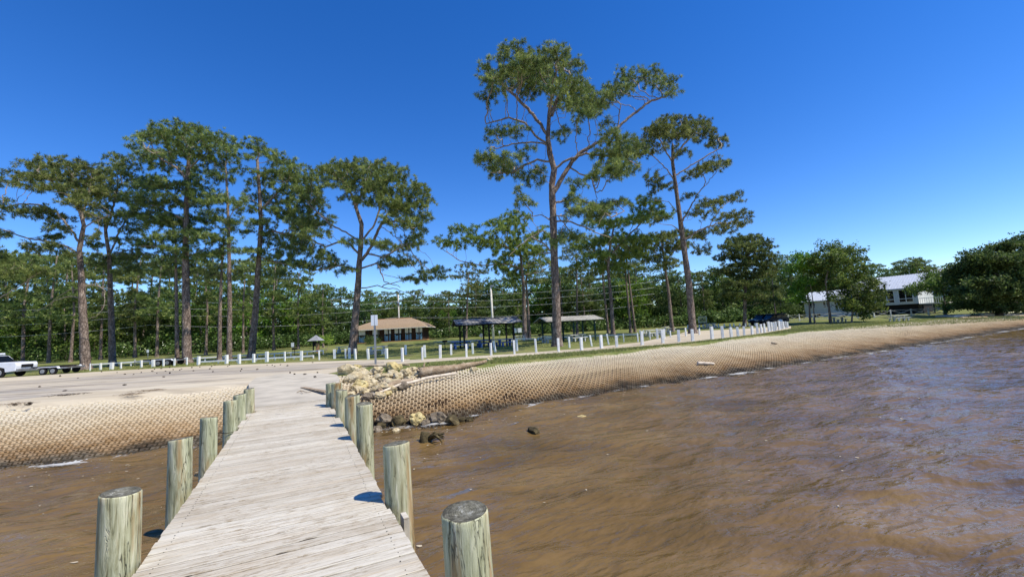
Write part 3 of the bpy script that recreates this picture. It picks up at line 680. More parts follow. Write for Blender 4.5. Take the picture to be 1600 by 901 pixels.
# pine cones
def cone_mesh():
    mb = MB()
    for k in range(9):
        z = k * .018; r = .05 * math.sin((k + 1.2) / 10.5 * math.pi) + .008
        for i in range(8):
            a = i * .785 + k * .4; mb.add([(math.cos(a - .3) * r * .5, math.sin(a - .3) * r * .5, z), (math.cos(a) * r, math.sin(a) * r, z + .018), (math.cos(a + .3) * r * .5, math.sin(a + .3) * r * .5, z), (math.cos(a) * r * .3, math.sin(a) * r * .3, z - .012)], [(0, 1, 2), (0, 3, 1), (1, 3, 2)])
    return mb
cone0 = None
cl = [(454, 583.5), (459.5, 585.5), (473.5, 586), (495, 582.5), (494.5, 590), (490, 567), (448, 572), (451, 572), (198, 602), (240, 580.5), (245, 583.5), (258, 589.5), (235, 570), (221, 562+14), (265, 575), (270, 578), (285, 577), (313, 574), (334, 571), (357, 571), (375, 580), (218, 577), (182, 583), (207, 586), (300, 575), (329, 573), (280, 579), (242, 577), (120, 592), (60, 605), (105, 611), (667, 568), (28, 634), (38, 634), (51, 632)]
cl += [(random.uniform(20, 470), None) for _ in range(22)]
for k, (px, py) in enumerate(cl):
    if py is None: py = 583 - px * .028 + random.uniform(-1, 9)
    p = at(px, py)
    if cone0 is None: cone0 = cone_mesh().build('pine_cone', M['cone']); tag(cone0, 'dark fallen pine cone lying on the sandy drive', 'pine cone', 'pine cones scattered over the drive'); o = cone0
    else: o = cone0.copy(); COL.objects.link(o)
    o.location = (p[0], p[1], 1.35); o.rotation_euler = (random.uniform(1.2, 1.9), 0, random.random() * 6); s = random.uniform(.7, 1.1); o.scale = (s, s, s)
for k, (px, py, s) in enumerate([(235, 611, .35), (103, 618, .3), (205, 617, .2), (20, 632, .35)]):
    p = at(px, py); mb = MB()
    for i in range(60):
        a = random.random() * 3.1; q = Vector((random.gauss(0, s), random.gauss(0, s * .5), .01 + random.random() * .03)); d = Vector((math.cos(a), math.sin(a) * .6, random.uniform(-.1, .15))) * random.uniform(.1, .3); mb.tube([q, q + d], [.008, .003], 3, smooth=False)
    o = mb.build('wrack', M['dwood' if k != 1 else 'cone']); o.location = (p[0], p[1], 1.315)
    tag(o, ['tan heap of dry straw on the edge of the mats', 'reddish brown patch of pine straw on the drive', 'thin scatter of twigs beside the straw heap', 'scattered debris at the far left edge of the mats'][k], kind='stuff')

# grass on the verge and lawn edges
def grass():
    N = 52000; s = RNG.uniform(SL[6] - 1, SL[14], N); T = cr(PT, s); d = np.abs(RNG.normal(0, 1, N)) * 2.2
    X = T[:, 0] + RNG.normal(0, .3, N); Y = T[:, 1] + d * .95 + .03
    # thin out by the path
    keep = np.ones(N, bool)
    X2 = RNG.uniform(-45, 60, 60000); Y2 = RNG.uniform(40, 62, 60000)
    X = np.concatenate([X, X2]); Y = np.concatenate([Y, Y2])
    K = len(X); pl = [at(*q)[:2] for q in lo + hi]
    def inside(P, X, Y):
        c = np.zeros(len(X), bool); j = len(P) - 1
        for i in range(len(P)):
            xi, yi = P[i]; xj, yj = P[j]
            with np.errstate(divide='ignore', invalid='ignore'):
                c ^= ((yi > Y) != (yj > Y)) & (X < (xj - xi) * (Y - yi) / (yj - yi + 1e-12) + xi)
            j = i
        return c
    pk = [(p[0], p[1]) for p in sl] + [at(500, 586)[:2]] + far
    bad = inside(pl, X, Y) | inside(pk, X, Y) | ((X < -5) & (Y < 23)) 
    X = X[~bad]; Y = Y[~bad]; K = len(X)
    Z = gz(X, Y); a = RNG.uniform(0, 6.28, K); h = RNG.uniform(.05, .13, K); wd = RNG.uniform(.012, .03, K); ln = RNG.normal(0, .05, (K, 2))
    P = np.zeros((K, 3, 3)); P[:, 0] = np.stack([X - np.cos(a) * wd, Y - np.sin(a) * wd, Z], 1); P[:, 1] = np.stack([X + np.cos(a) * wd, Y + np.sin(a) * wd, Z], 1); P[:, 2] = np.stack([X + ln[:, 0], Y + ln[:, 1], Z + h], 1)
    t = np.repeat(np.clip(RNG.normal(.5, .25, K), 0, 1), 3)
    o = npobj('grass', P.reshape(-1, 3), [np.arange(K * 3).reshape(-1, 3)], M['grass'], tint=t); tag(o, 'short rough green and straw grass along the verge and lawn', 'grass', kind='stuff')
grass()

# ------------------------------------------------------------------ trees
def resample(P, D):
    P = np.asarray(P, float); out = [P[0]]
    for i in range(len(P) - 1):
        L = np.linalg.norm(P[i + 1] - P[i]); n = max(1, int(round(L / D)))
        for k in range(1, n + 1): out.append(P[i] + (P[i + 1] - P[i]) * k / n)
    return np.array(out)
def grow(trunk, tr, limbs, attr, D, rng, elig_z, maxit=90, tip=.013, p=2.25):
    N = [q for q in resample(trunk, D)]; par = [-1] + list(range(len(N) - 1)); nt_ = len(N)
    rmin = [tr * (1 - .62 * (i / max(1, nt_ - 1)) ** 1.1) for i in range(nt_)]
    for (pts, r) in limbs:
        q = resample(pts, D); A = np.array(N[:]); j = int(((A - q[0]) ** 2).sum(1).argmin()); L = len(q)
        wig = rng.normal(0, D * .08, (L, 3))
        for k, pt in enumerate(q):
            if k == 0 and np.linalg.norm(pt - N[j]) < D * .5: continue
            N.append(pt + wig[k]); par.append(j); j = len(N) - 1; rmin.append(r * (1 - .75 * k / L))
    A = np.array(N); el = A[:, 2] > elig_z
    Q = np.array(attr); nearest = np.full(len(Q), -1); best = np.full(len(Q), 1e9)
    if not el.any(): el[-1] = True
    idx = np.where(el)[0]
    for s in range(0, len(Q), 500):
        d = ((Q[s:s + 500, None] - A[None, idx]) ** 2).sum(2); m = d.argmin(1); nearest[s:s + 500] = idx[m]; best[s:s + 500] = d[np.arange(len(m)), m]
    alive = np.ones(len(Q), bool); kill = (D * 1.15) ** 2
    P = [np.array(q) for q in N]
    for it in range(maxit):
        alive &= best > kill
        ai = np.where(alive)[0]
        if len(ai) == 0: break
        vec = Q[ai] - np.array(P)[nearest[ai]]; vec /= np.sqrt(best[ai])[:, None]
        u, inv = np.unique(nearest[ai], return_inverse=True); S = np.zeros((len(u), 3)); np.add.at(S, inv, vec)
        ln = np.linalg.norm(S, axis=1); S /= np.maximum(ln, 1e-6)[:, None]; S += rng.normal(0, .30, S.shape); S[:, 2] += .04; S /= np.linalg.norm(S, axis=1)[:, None]
        base = np.array(P)[u]
        gp = np.array([P[k] - P[par[k]] if par[k] >= 0 else np.array([0, 0, 1.]) for k in u]); gl = np.linalg.norm(gp, axis=1)[:, None]; S = S + .35 * gp / np.maximum(gl, 1e-6); S /= np.linalg.norm(S, axis=1)[:, None]
        new = base + S * D; o = len(P)
        for k in range(len(u)): P.append(new[k]); par.append(int(u[k])); rmin.append(0)
        d = ((Q[ai][:, None] - new[None]) ** 2).sum(2); m = d.argmin(1); dm = d[np.arange(len(m)), m]; imp = dm < best[ai] - 1e-6
        nearest[ai[imp]] = o + m[imp]; best[ai[imp]] = dm[imp]
        # attractors whose node keeps failing get dropped
        if it > 4:
            st = ai[~imp]; drop = rng.random(len(st)) < .35; alive[st[drop]] = False
    P = np.array(P); par = np.array(par); n = len(P); acc = np.zeros(n); 
    ch = np.zeros(n, int)
    for k in range(n - 1, 0, -1):
        if acc[k] == 0: acc[k] = tip ** p
        acc[par[k]] += acc[k]; ch[par[k]] += 1
    r = acc ** (1 / p); r = np.maximum(r, np.array(rmin)); lim = tr
    r = np.minimum(r, lim)
    r[:nt_] = np.maximum(np.minimum(r[:nt_], [tr * (1 - .45 * (i / nt_)) for i in range(nt_)]), np.array(rmin)[:nt_])
    return P, par, r, nt_
def tubes(P, par, r, nt_, flare=.6):
    n = len(P); kids = [[] for _ in range(n)]
    for k in range(1, n): kids[par[k]].append(k)
    V = []; F4 = []; TT = []; vc = 0; stack = [(0, None)]
    while stack:
        start, frm = stack.pop(); chain = [frm] if frm is not None else []; k = start
        while True:
            chain.append(k)
            if not kids[k]: break
            if k < nt_ - 1: nx = k + 1
            else: nx = max(kids[k], key=lambda q: r[q])
            for q in kids[k]:
                if q != nx: stack.append((q, k))
            k = nx
        pts = P[chain]; rr = r[chain].copy()
        if frm is not None: rr[0] = min(rr[0], rr[1] * 1.15)
        ns = 12 if rr.max() > .25 else (7 if rr.max() > .09 else (5 if rr.max() > .04 else 3))
        if frm is None:
            z = pts[:, 2] - pts[0, 2]; rr = rr * (1 + flare * np.exp(-z / .55))
        tg = np.gradient(pts, axis=0); tg /= np.maximum(np.linalg.norm(tg, axis=1), 1e-6)[:, None]
        u = np.cross(tg[0], [0.3, .9, .2]); u /= np.linalg.norm(u)
        ang = np.arange(ns) * 2 * math.pi / ns; c, s = np.cos(ang)[:, None], np.sin(ang)[:, None]
        for i in range(len(chain)):
            t = tg[i]; u = u - t * (u @ t); u /= max(np.linalg.norm(u), 1e-6); v = np.cross(t, u); ri = rr[i]
            if frm is None: lob = 1 + .10 * np.sin(ang * 3 + 1)[:, None] * math.exp(-(pts[i, 2] - pts[0, 2]) / .8) + .05 * np.sin(ang * 2 + i)[:, None]
            else: lob = 1
            V.append(pts[i] + (u * c + v * s) * ri * lob); TT.append(np.full(ns, min(1, max(0, (.2 - ri) / .15))))
        m = len(chain); a = (np.arange(m - 1)[:, None] * ns + np.arange(ns)[None]); b = (np.arange(m - 1)[:, None] * ns + (np.arange(ns)[None] + 1) % ns)
        F4.append(np.stack([a, b, b + ns, a + ns], 2).reshape(-1, 4) + vc); vc += m * ns
    return np.concatenate(V), np.concatenate(F4), np.concatenate(TT)
def needles(C, Dr, rng, K=15, L=.36, w=.03, up=.2, spread=.75, tintn=.16, tint0=.5, big=None):
    n = len(C); d = Dr[:, None] * .75 + rng.normal(0, spread, (n, K, 3)); d[..., 2] += up
    d /= np.linalg.norm(d, axis=2)[..., None]; l = L * rng.uniform(.6, 1.15, (n, K, 1)); side = np.cross(d, rng.normal(0, 1, (n, K, 3))); side /= np.maximum(np.linalg.norm(side, axis=2), 1e-6)[..., None]
    b = C[:, None] + d * .03; P = np.stack([b + d * l * .15 - side * w, b + d * l * .15 + side * w, b + d * l], 2)
    t = np.clip(tint0 + rng.normal(0, tintn, (n, 1)) + rng.normal(0, .1, (n, K)), 0, 1)
    return P.reshape(-1, 3), np.arange(n * K * 3).reshape(-1, 3), np.repeat(t.ravel(), 3)
def leaves(C, Dr, rng, K=10, L=.2, R_=.35, tintn=.16, tint0=.5):
    n = len(C); c = C[:, None] + rng.normal(0, R_ * .55, (n, K, 3)); nrm = rng.normal(0, 1, (n, K, 3)); nrm[..., 2] += 1.1; nrm /= np.linalg.norm(nrm, axis=2)[..., None]
    u = np.cross(nrm, rng.normal(0, 1, (n, K, 3))); u /= np.maximum(np.linalg.norm(u, axis=2), 1e-6)[..., None]; v = np.cross(nrm, u); s = L * rng.uniform(.6, 1.3, (n, K, 1))
    P = np.stack([c - u * s, c - v * s * .55, c + u * s, c + v * s * .55], 2)
    t = np.clip(tint0 + rng.normal(0, tintn, (n, 1)) + rng.normal(0, .12, (n, K)), 0, 1)
    return P.reshape(-1, 3), np.arange(n * K * 4).reshape(-1, 4), np.repeat(t.ravel(), 4)
def lobe_points(lobes, rng, dens, shell=.25):
    out = []
    for (c, rad) in lobes:
        rad = np.array(rad); vol = rad[0] * rad[1] * rad[2]; area = (rad[0] * rad[1] + rad[1] * rad[2] + rad[0] * rad[2]) / 3
        n = max(6, int(dens * area * 4.2)); u = rng.normal(0, 1, (n, 3)); u /= np.linalg.norm(u, axis=1)[:, None]; u[:, 2] = np.where(u[:, 2] < -.3, -u[:, 2] * .5, u[:, 2])
        out.append(np.array(c) + u * rad * (shell + (1 - shell) * rng.random((n, 1)) ** .6) * np.exp(np.minimum(rng.normal(-.03, .28, (n, 1)), .22)))
    return np.concatenate(out)
TREE_N = [0]
DENS = 2.2; DS = .82
def make_tree(name, label, cat, trunk, tr, limbs, lobes, mat, bark, D=.5, dens=5, K=15, L=.36, w=.03, kind='needle', seed=1, elig=.4, group=None, foli=1.0, tint0=.5, tip=.013, R_=.35, hero_=True):
    rng = np.random.default_rng(seed); base = np.array(trunk[0], float)
    if hero_: dens *= DENS; D *= DS; tr *= .88
    if hero_ and kind == 'needle': tip *= 1.3; w *= .8; K = int(K * 1.35); L *= .92; tn = .24
    elif hero_: foli += 1; tn = .2
    else: tn = .18
    tk = [np.array(p, float) - base for p in trunk]; lb = [([np.array(p, float) - base for p in pts], r) for pts, r in limbs]; lo_ = [(np.array(c, float) - base, rad) for c, rad in lobes]
    tk[0][2] -= .25
    Q = lobe_points(lo_, rng, dens); H = max(p[2] for p in tk)
    P, par, r, nt_ = grow(tk, tr, lb, Q, D, rng, H * elig, tip=tip)
    t = thing(name, label, cat, base, 0, group)
    V, F4, TT = tubes(P, par, r, nt_); npobj('trunk', V, [F4], bark, t, smooth=True, tint=TT)
    hasch = np.zeros(len(P), bool); hasch[par[par >= 0]] = True
    tw = np.where((np.arange(len(P)) >= nt_) & (r < tip * 2.2))[0]
    # only where the crown is: near an attractor
    sel = []
    for s in range(0, len(tw), 400):
        d = ((P[tw[s:s + 400], None] - Q[None]) ** 2).sum(2).min(1); sel.append(d < (1.5 * D) ** 2)
    tw = tw[np.concatenate(sel)] if len(tw) else tw
    C = P[tw]; Dr = P[tw] - P[par[tw]]; Dr /= np.maximum(np.linalg.norm(Dr, axis=1), 1e-6)[:, None]
    rep = max(1, int(foli)); Cs = [C]; Ds = [Dr]
    for _ in range(rep): Cs.append(C - Dr * D * rng.uniform(0, .9, (len(C), 1)) + rng.normal(0, .13 if kind == 'needle' else .25, C.shape)); Ds.append(Dr)
    C = np.concatenate(Cs); Dr = np.concatenate(Ds)
    if kind == 'needle': V, Fx, tt = needles(C, Dr, rng, K, L, w, tint0=tint0, tintn=tn)
    else: V, Fx, tt = leaves(C, Dr, rng, K, L, R_, tint0=tint0, tintn=tn)
    npobj('crown', V, [Fx], mat, t, tint=tt); TREE_N[0] += len(Fx)
    return t
def hero(name, label, cat, y0, trunk, tr, limbs, lobes, mat, seed, depth=1.0, fill=.4, **kw):
    """trunk, limbs and crown lobes measured in the photo; the tree stands at distance y0 with a round crown"""
    rs = random.Random(seed * 13 + 1); k = y0 / F; b = aty(trunk[0][0], trunk[0][1], y0); b[2] = float(gz(b[0], y0)) 
    tk = [b] + [aty(px, py, y0) for px, py in trunk[1:]]
    xs = [l[0] for l in lobes]; cx = sum(xs) / len(xs); hw = max(30, max(abs(x - cx) for x in xs))
    lim = []
    for (pts, r) in limbs:
        dy = rs.uniform(-1, 1) * 1.2; n = len(pts); lim.append(([aty(px, py, y0 + dy * i / n) for i, (px, py) in enumerate(pts)], r))
    lb = []; ls = 1.08 if kw.get('kind') == 'leaf' else 1.3
    if fill:
        ex = []
        for i in range(len(lobes)):
            for j in range(i + 1, len(lobes)):
                a, b = lobes[i], lobes[j]; dd = math.hypot(a[0] - b[0], (a[1] - b[1]) * 1.3)
                if dd < (a[2] + b[2]) * 1.15 and rs.random() < fill: ex.append(((a[0] + b[0]) / 2 + rs.uniform(-4, 4), (a[1] + b[1]) / 2 + rs.uniform(-4, 4), (a[2] + b[2]) * .36, (a[3] + b[3]) * .4))
        lobes = list(lobes) + ex[:int(len(lobes) * .9)]
    for (px, py, rx, ry) in lobes:
        half = hw * k * math.sqrt(max(.12, 1 - ((px - cx) / (hw * 1.1)) ** 2)) * .8 * depth; dy = rs.uniform(-1, 1) * half
        y = y0 + dy; kk = y / F; lb.append((aty(px, py, y), (rx * kk * ls, rx * kk * ls * .9, ry * kk * ls)))
    return make_tree(name, label, cat, tk, tr, lim, lb, mat, M['bark'], seed=seed, **kw)

# -- the two tall pines on the right
hero('pine_tree', 'tallest pine with a huge forked open crown, standing by the front row of white posts', 'tree', 38.5,
     [(871, 541), (869, 470), (866, 400), (864, 330), (862, 290), (866, 265), (859, 240), (856, 215), (858, 180), (862, 150)], .46,
     [([(866, 300), (885, 265), (905, 240), (935, 222), (965, 200), (990, 178), (1012, 160), (1040, 152)], .22), ([(858, 215), (845, 195), (825, 170), (805, 150), (785, 132), (775, 120)], .15),
      ([(857, 225), (840, 215), (820, 192), (795, 184), (760, 194)], .10), ([(857, 226), (835, 222), (800, 225), (775, 232)], .09), ([(858, 252), (840, 250), (820, 258), (800, 270), (765, 270)], .10),
      ([(862, 180), (868, 160), (880, 140), (890, 120)], .10), ([(869, 262), (885, 250), (915, 240), (960, 245), (990, 255)], .08), ([(935, 222), (970, 222), (1000, 214)], .07), ([(864, 318), (900, 310), (930, 320), (955, 340), (975, 330)], .09),
      ([(900, 268), (925, 280), (930, 300), (932, 308)], .05), ([(867, 400), (850, 380), (830, 370), (810, 385), (795, 400)], .09), ([(866, 345), (885, 345), (915, 355), (935, 365), (955, 372), (948, 385)], .09),
      ([(965, 200), (967, 180), (970, 165)], .06), ([(866, 395), (845, 395), (830, 410), (820, 418)], .07), ([(864, 345), (845, 335), (825, 338), (812, 350)], .06), ([(866, 360), (885, 370), (900, 372)], .05)],
     [(798, 92, 24, 20), (822, 105, 22, 18), (868, 88, 24, 16), (850, 118, 32, 22), (885, 108, 24, 18), (770, 122, 22, 20), (800, 132, 26, 18), (765, 150, 18, 12), (835, 145, 26, 14), (888, 138, 26, 18), (912, 150, 24, 18), (925, 172, 20, 12), (886, 165, 22, 12),
      (985, 125, 22, 12), (1012, 122, 24, 11), (1040, 132, 20, 11), (1054, 146, 9, 9), (962, 146, 16, 15), (945, 160, 16, 13), (776, 212, 17, 13), (810, 205, 14, 8), (770, 252, 24, 14), (752, 250, 10, 9), (793, 270, 24, 12), (812, 250, 12, 8), (832, 284, 18, 10), (826, 234, 10, 7), (845, 270, 8, 8), (883, 212, 17, 10), (912, 186, 18, 8), (946, 196, 9, 7),
      (962, 222, 26, 8), (985, 240, 22, 10), (955, 246, 24, 10), (946, 276, 26, 14), (975, 268, 20, 10), (900, 292, 14, 14), (898, 315, 16, 10), (915, 335, 24, 9), (958, 320, 22, 10), (822, 318, 16, 9), (806, 298, 8, 6), (892, 374, 22, 13), (868, 380, 14, 10), (935, 340, 18, 8)],
     M['pine'], 3, D=.42, dens=7.5, K=17, L=.38, w=.026, foli=2, elig=.5)
hero('pine_tree', 'slim dome crowned pine right of the tallest pine, leaning slightly left', 'tree', 54,
     [(1083, 520), (1076, 440), (1067, 375), (1061, 330), (1055, 285), (1051, 255), (1051, 228)], .50,
     [([(1066, 345), (1080, 322), (1092, 300), (1108, 285)], .12), ([(1056, 285), (1042, 265), (1028, 250), (1016, 240)], .10), ([(1055, 275), (1075, 262), (1100, 246), (1124, 232)], .10), ([(1068, 375), (1092, 360), (1118, 350), (1150, 346)], .09),
      ([(1052, 255), (1040, 235), (1030, 215)], .09), ([(1052, 250), (1065, 230), (1080, 212)], .09), ([(1067, 365), (1050, 352), (1035, 350)], .08), ([(1064, 340), (1045, 315), (1020, 312)], .07), ([(1110, 350), (1125, 325), (1140, 315)], .05)],
     [(1053, 196, 30, 9), (1030, 202, 22, 12), (1080, 201, 24, 11), (1104, 214, 20, 11), (1122, 227, 15, 11), (1018, 214, 18, 10), (1060, 215, 22, 8), (1008, 240, 20, 11), (1035, 232, 12, 7), (1112, 263, 22, 8), (1130, 255, 9, 7), (1086, 276, 16, 7), (1068, 240, 12, 6), (1033, 297, 15, 7), (1018, 280, 12, 8), (1140, 312, 18, 6), (1112, 318, 15, 6), (1148, 338, 20, 7), (1160, 350, 12, 6), (1094, 336, 17, 9), (1078, 310, 9, 8), (1128, 362, 18, 6), (1088, 372, 16, 9), (1030, 345, 14, 8), (1100, 395, 12, 7)],
     M['pine'], 5, D=.5, dens=5, K=15, L=.42, w=.036, foli=2, elig=.5)
# -- centre pair behind the tallest pine
hero('pine_tree', 'lower spreading pine behind the tallest pine, its long limb reaching left over the pavilion', 'tree', 66,
     [(820, 529), (819, 480), (818, 445), (815, 415), (812, 385)], .42,
     [([(816, 420), (790, 412), (755, 415), (720, 408), (695, 392)], .12), ([(814, 400), (790, 385), (760, 375), (735, 372)], .10), ([(813, 390), (830, 370), (850, 360)], .10), ([(818, 430), (845, 425), (860, 415)], .08)],
     [(725, 362, 20, 10), (740, 378, 22, 10), (690, 378, 13, 7), (705, 385, 12, 7), (770, 385, 24, 12), (790, 365, 24, 12), (806, 343, 22, 10), (770, 352, 15, 8), (815, 398, 32, 16), (846, 372, 20, 15), (780, 415, 20, 10), (840, 415, 22, 12), (810, 430, 20, 10), (795, 440, 12, 6)],
     M['pine_l'], 7, D=.6, dens=4, K=13, L=.5, w=.05, foli=2, elig=.5)
hero('pine_tree', 'twin stemmed slim pine close beside the lower spreading pine', 'tree', 70,
     [(827, 527), (825, 480), (822, 440), (826, 410)], .30, [], [(836, 395, 15, 9), (820, 420, 15, 8), (845, 440, 12, 6)], M['pine'], 8, D=.6, dens=3, K=11, L=.5, w=.05, elig=.6)
hero('pine_tree', 'bright green tufted pine filling the gap between the two tall pines', 'tree', 62,
     [(958, 523), (955, 470), (950, 420), (953, 385), (960, 350)], .34,
     [([(952, 400), (975, 375), (1000, 350), (1012, 335)], .12), ([(951, 410), (935, 395), (920, 385)], .09), ([(954, 380), (945, 360), (935, 345)], .08)],
     [(1012, 322, 20, 14), (1020, 342, 22, 13), (990, 345, 20, 9), (965, 352, 24, 10), (935, 350, 20, 9), (958, 378, 26, 11), (1000, 378, 24, 10), (985, 402, 24, 9), (935, 402, 20, 8), (915, 385, 20, 10), (960, 420, 22, 8), (905, 415, 15, 8)],
     M['pine_l'], 9, D=.55, dens=4.2, K=13, L=.5, w=.048, foli=2, elig=.5)
hero('pine_tree', 'dark stemmed pine left of the slim dome crowned pine', 'tree', 66,
     [(1050, 513), (1045, 460), (1038, 410), (1035, 385)], .34, [([(1038, 410), (1055, 390), (1070, 378)], .08), ([(1038, 405), (1022, 392), (1010, 388)], .08)],
     [(1035, 372, 20, 9), (1058, 368, 18, 9), (1015, 385, 18, 8), (1042, 392, 18, 8), (1070, 388, 14, 8), (1022, 408, 18, 8), (1050, 415, 15, 7)], M['pine'], 10, D=.6, dens=4, K=13, L=.5, w=.05, foli=2, elig=.5)
for k, (bx, by, tx, ty, y0) in enumerate([(986, 521, 975, 400, 72), (993, 521, 978, 395, 73), (951, 523, 938, 398, 75), (902, 524, 901, 400, 78), (728, 527, 732, 430, 82)]):
    hero('pine_tree', ['slim grey pine stem standing in front of its leaning twin', 'leaning pine stem behind its upright twin', 'thin dark pine just left of the bright tufted pine', 'thin pine seen through the pale roofed pavilion', 'thin pine behind the mottled roof pavilion'][k], 'tree', y0,
         [(bx, by), ((bx * 2 + tx) / 3, (by * 2 + ty) / 3), (tx, ty)], .26, [], [(tx - 12, ty + 4, 16, 7), (tx + 12, ty - 2, 16, 7), (tx, ty - 12, 15, 7), (tx + 4, ty + 20, 17, 7), (tx - 12, ty + 32, 13, 6)], M['pine'], 20 + k, D=.65, dens=3.6, K=11, L=.5, w=.055, foli=1, elig=.6)
# -- big dome pine behind the restroom
hero('pine_tree', 'broad round crowned pine in front of the brown roofed building', 'tree', 47.5,
     [(550, 553), (555, 500), (560, 440), (561, 415), (564, 380), (565, 350), (558, 330), (553, 312)], .50,
     [([(566, 405), (580, 385), (593, 355), (605, 335), (622, 318)], .16), ([(562, 398), (548, 382), (532, 378), (508, 385), (485, 374), (462, 364)], .13), ([(562, 378), (540, 362), (515, 350), (500, 335), (476, 313)], .10),
      ([(568, 372), (585, 352), (592, 330), (600, 300)], .12), ([(570, 418), (590, 410), (600, 440), (625, 448)], .10), ([(556, 420), (530, 415), (500, 422), (484, 424)], .09), ([(595, 350), (620, 345), (650, 350)], .08), ([(553, 312), (545, 295), (535, 282)], .10), ([(556, 325), (565, 300), (575, 285)], .10),
      ([(572, 395), (600, 402), (620, 390), (640, 378)], .07), ([(566, 450), (590, 447), (620, 452), (650, 462)], .07), ([(605, 335), (630, 325), (650, 322)], .07), ([(600, 445), (630, 438), (655, 425)], .06)],
     [(538, 264, 26, 9), (510, 270, 20, 11), (568, 262, 28, 8), (598, 266, 26, 10), (625, 280, 22, 12), (648, 298, 18, 12), (664, 318, 13, 12), (582, 285, 24, 9), (550, 285, 20, 9), (615, 302, 24, 11), (635, 322, 22, 10), (660, 340, 13, 9), (598, 318, 18, 8), (528, 295, 15, 9), (505, 292, 10, 9), (548, 312, 16, 7), (640, 352, 22, 8), (610, 345, 14, 6), (655, 362, 13, 8),
      (545, 380, 14, 8), (590, 382, 18, 7), (622, 388, 22, 8), (645, 382, 15, 8), (612, 412, 18, 8), (640, 412, 18, 7), (678, 425, 18, 10), (655, 438, 20, 8), (690, 435, 8, 6), (500, 400, 18, 8), (472, 352, 20, 9), (492, 365, 18, 7), (515, 345, 12, 6), (460, 372, 16, 8), (520, 408, 14, 7), (478, 395, 18, 8), (540, 425, 12, 8), (495, 418, 16, 7), (492, 282, 14, 10), (488, 308, 14, 10), (500, 322, 12, 9), (660, 300, 12, 10), (625, 330, 18, 10), (590, 298, 18, 9), (570, 320, 14, 9)],
     M['pine'], 12, D=.48, dens=5.6, K=15, L=.42, w=.033, foli=2, elig=.5)
# -- left group
hero('pine_tree', 'right hand pine of the left group, its reddish trunk leaning right', 'tree', 50,
     [(392, 560), (399, 490), (403, 430), (408, 350), (405, 295), (402, 250)], .44,
     [([(406, 365), (430, 362), (455, 368), (490, 375)], .08), ([(407, 330), (425, 310), (445, 290)], .09), ([(404, 390), (420, 392), (440, 385)], .07), ([(406, 320), (390, 310), (378, 300)], .07), ([(404, 400), (425, 408), (455, 415)], .07)],
     [(400, 228, 18, 8), (415, 240, 20, 10), (385, 245, 11, 8), (445, 255, 18, 9), (462, 265, 18, 9), (432, 275, 22, 11), (472, 285, 16, 12), (405, 285, 18, 9), (450, 300, 22, 12), (412, 310, 18, 9), (390, 330, 18, 9), (470, 320, 18, 10), (440, 332, 20, 10), (410, 350, 18, 8), (385, 365, 14, 9), (460, 345, 20, 9), (425, 372, 22, 8), (460, 385, 18, 7), (440, 402, 20, 8), (470, 418, 20, 9), (395, 395, 14, 7), (430, 432, 18, 8), (482, 302, 18, 12), (488, 335, 16, 12), (478, 358, 16, 9), (455, 232+45, 14, 10), (500, 352, 14, 9)],
     M['pine'], 14, D=.5, dens=4.6, K=15, L=.42, w=.036, foli=2, elig=.42)
hero('pine_tree', 'straight slim pine second from the right in the left group', 'tree', 47,
     [(358, 564), (359, 480), (358, 400), (356, 320), (353, 265)], .30, [([(357, 340), (370, 325), (380, 315)], .05), ([(357, 350), (342, 340), (330, 332)], .05)],
     [(350, 219, 16, 7), (338, 232, 20, 10), (366, 232, 14, 9), (352, 250, 22, 10), (332, 262, 16, 8), (374, 268, 13, 9), (348, 282, 20, 9), (340, 312, 22, 9), (372, 318, 16, 8), (332, 345, 20, 9), (366, 352, 18, 8), (345, 378, 22, 9), (370, 395, 15, 7), (330, 400, 18, 8)],
     M['pine'], 15, D=.5, dens=4.4, K=14, L=.4, w=.036, foli=2, elig=.45)
hero('pine_tree', 'shorter thin pine tight against the straight slim pine of the left group', 'tree', 48.5,
     [(343, 565), (344, 480), (347, 410), (350, 372)], .27, [], [(352, 362, 15, 7), (335, 395, 18, 8), (360, 425, 18, 8), (338, 440, 18, 8), (322, 425, 13, 7)], M['pine'], 16, D=.5, dens=3.5, K=13, L=.4, w=.036, foli=1, elig=.5)
hero('pine_tree', 'highest and thickest pine of the left group, with a wide layered crown', 'tree', 47.5,
     [(292, 567), (291, 480), (290, 400), (291, 330), (293, 275), (296, 235)], .50,
     [([(290, 322), (270, 305), (255, 296)], .09), ([(291, 345), (270, 335), (250, 325), (235, 318)], .09), ([(290, 400), (310, 395), (330, 385)], .07), ([(293, 280), (275, 262), (255, 250), (230, 235)], .09), ([(294, 265), (310, 250), (322, 240)], .08), ([(290, 390), (260, 386), (215, 384)], .08)],
     [(258, 205, 24, 7), (285, 202, 26, 7), (312, 210, 22, 9), (330, 222, 14, 9), (235, 218, 18, 8), (212, 226, 15, 8), (270, 222, 28, 9), (302, 230, 24, 9), (240, 240, 20, 8), (225, 250, 18, 7), (278, 248, 22, 8), (316, 250, 18, 9), (255, 265, 18, 7), (300, 272, 18, 8), (240, 290, 24, 9), (272, 292, 24, 9), (312, 295, 18, 9), (222, 312, 24, 9), (252, 318, 24, 9), (290, 322, 22, 9), (325, 318, 14, 8), (232, 340, 24, 9), (268, 346, 24, 9), (312, 345, 18, 8), (210, 335, 18, 8), (292, 368, 24, 9), (250, 372, 22, 8), (320, 372, 18, 8), (280, 392, 20, 8), (225, 384, 18, 7), (308, 405, 20, 8)],
     M['pine'], 17, D=.5, dens=4.8, K=15, L=.42, w=.036, foli=2, elig=.42)
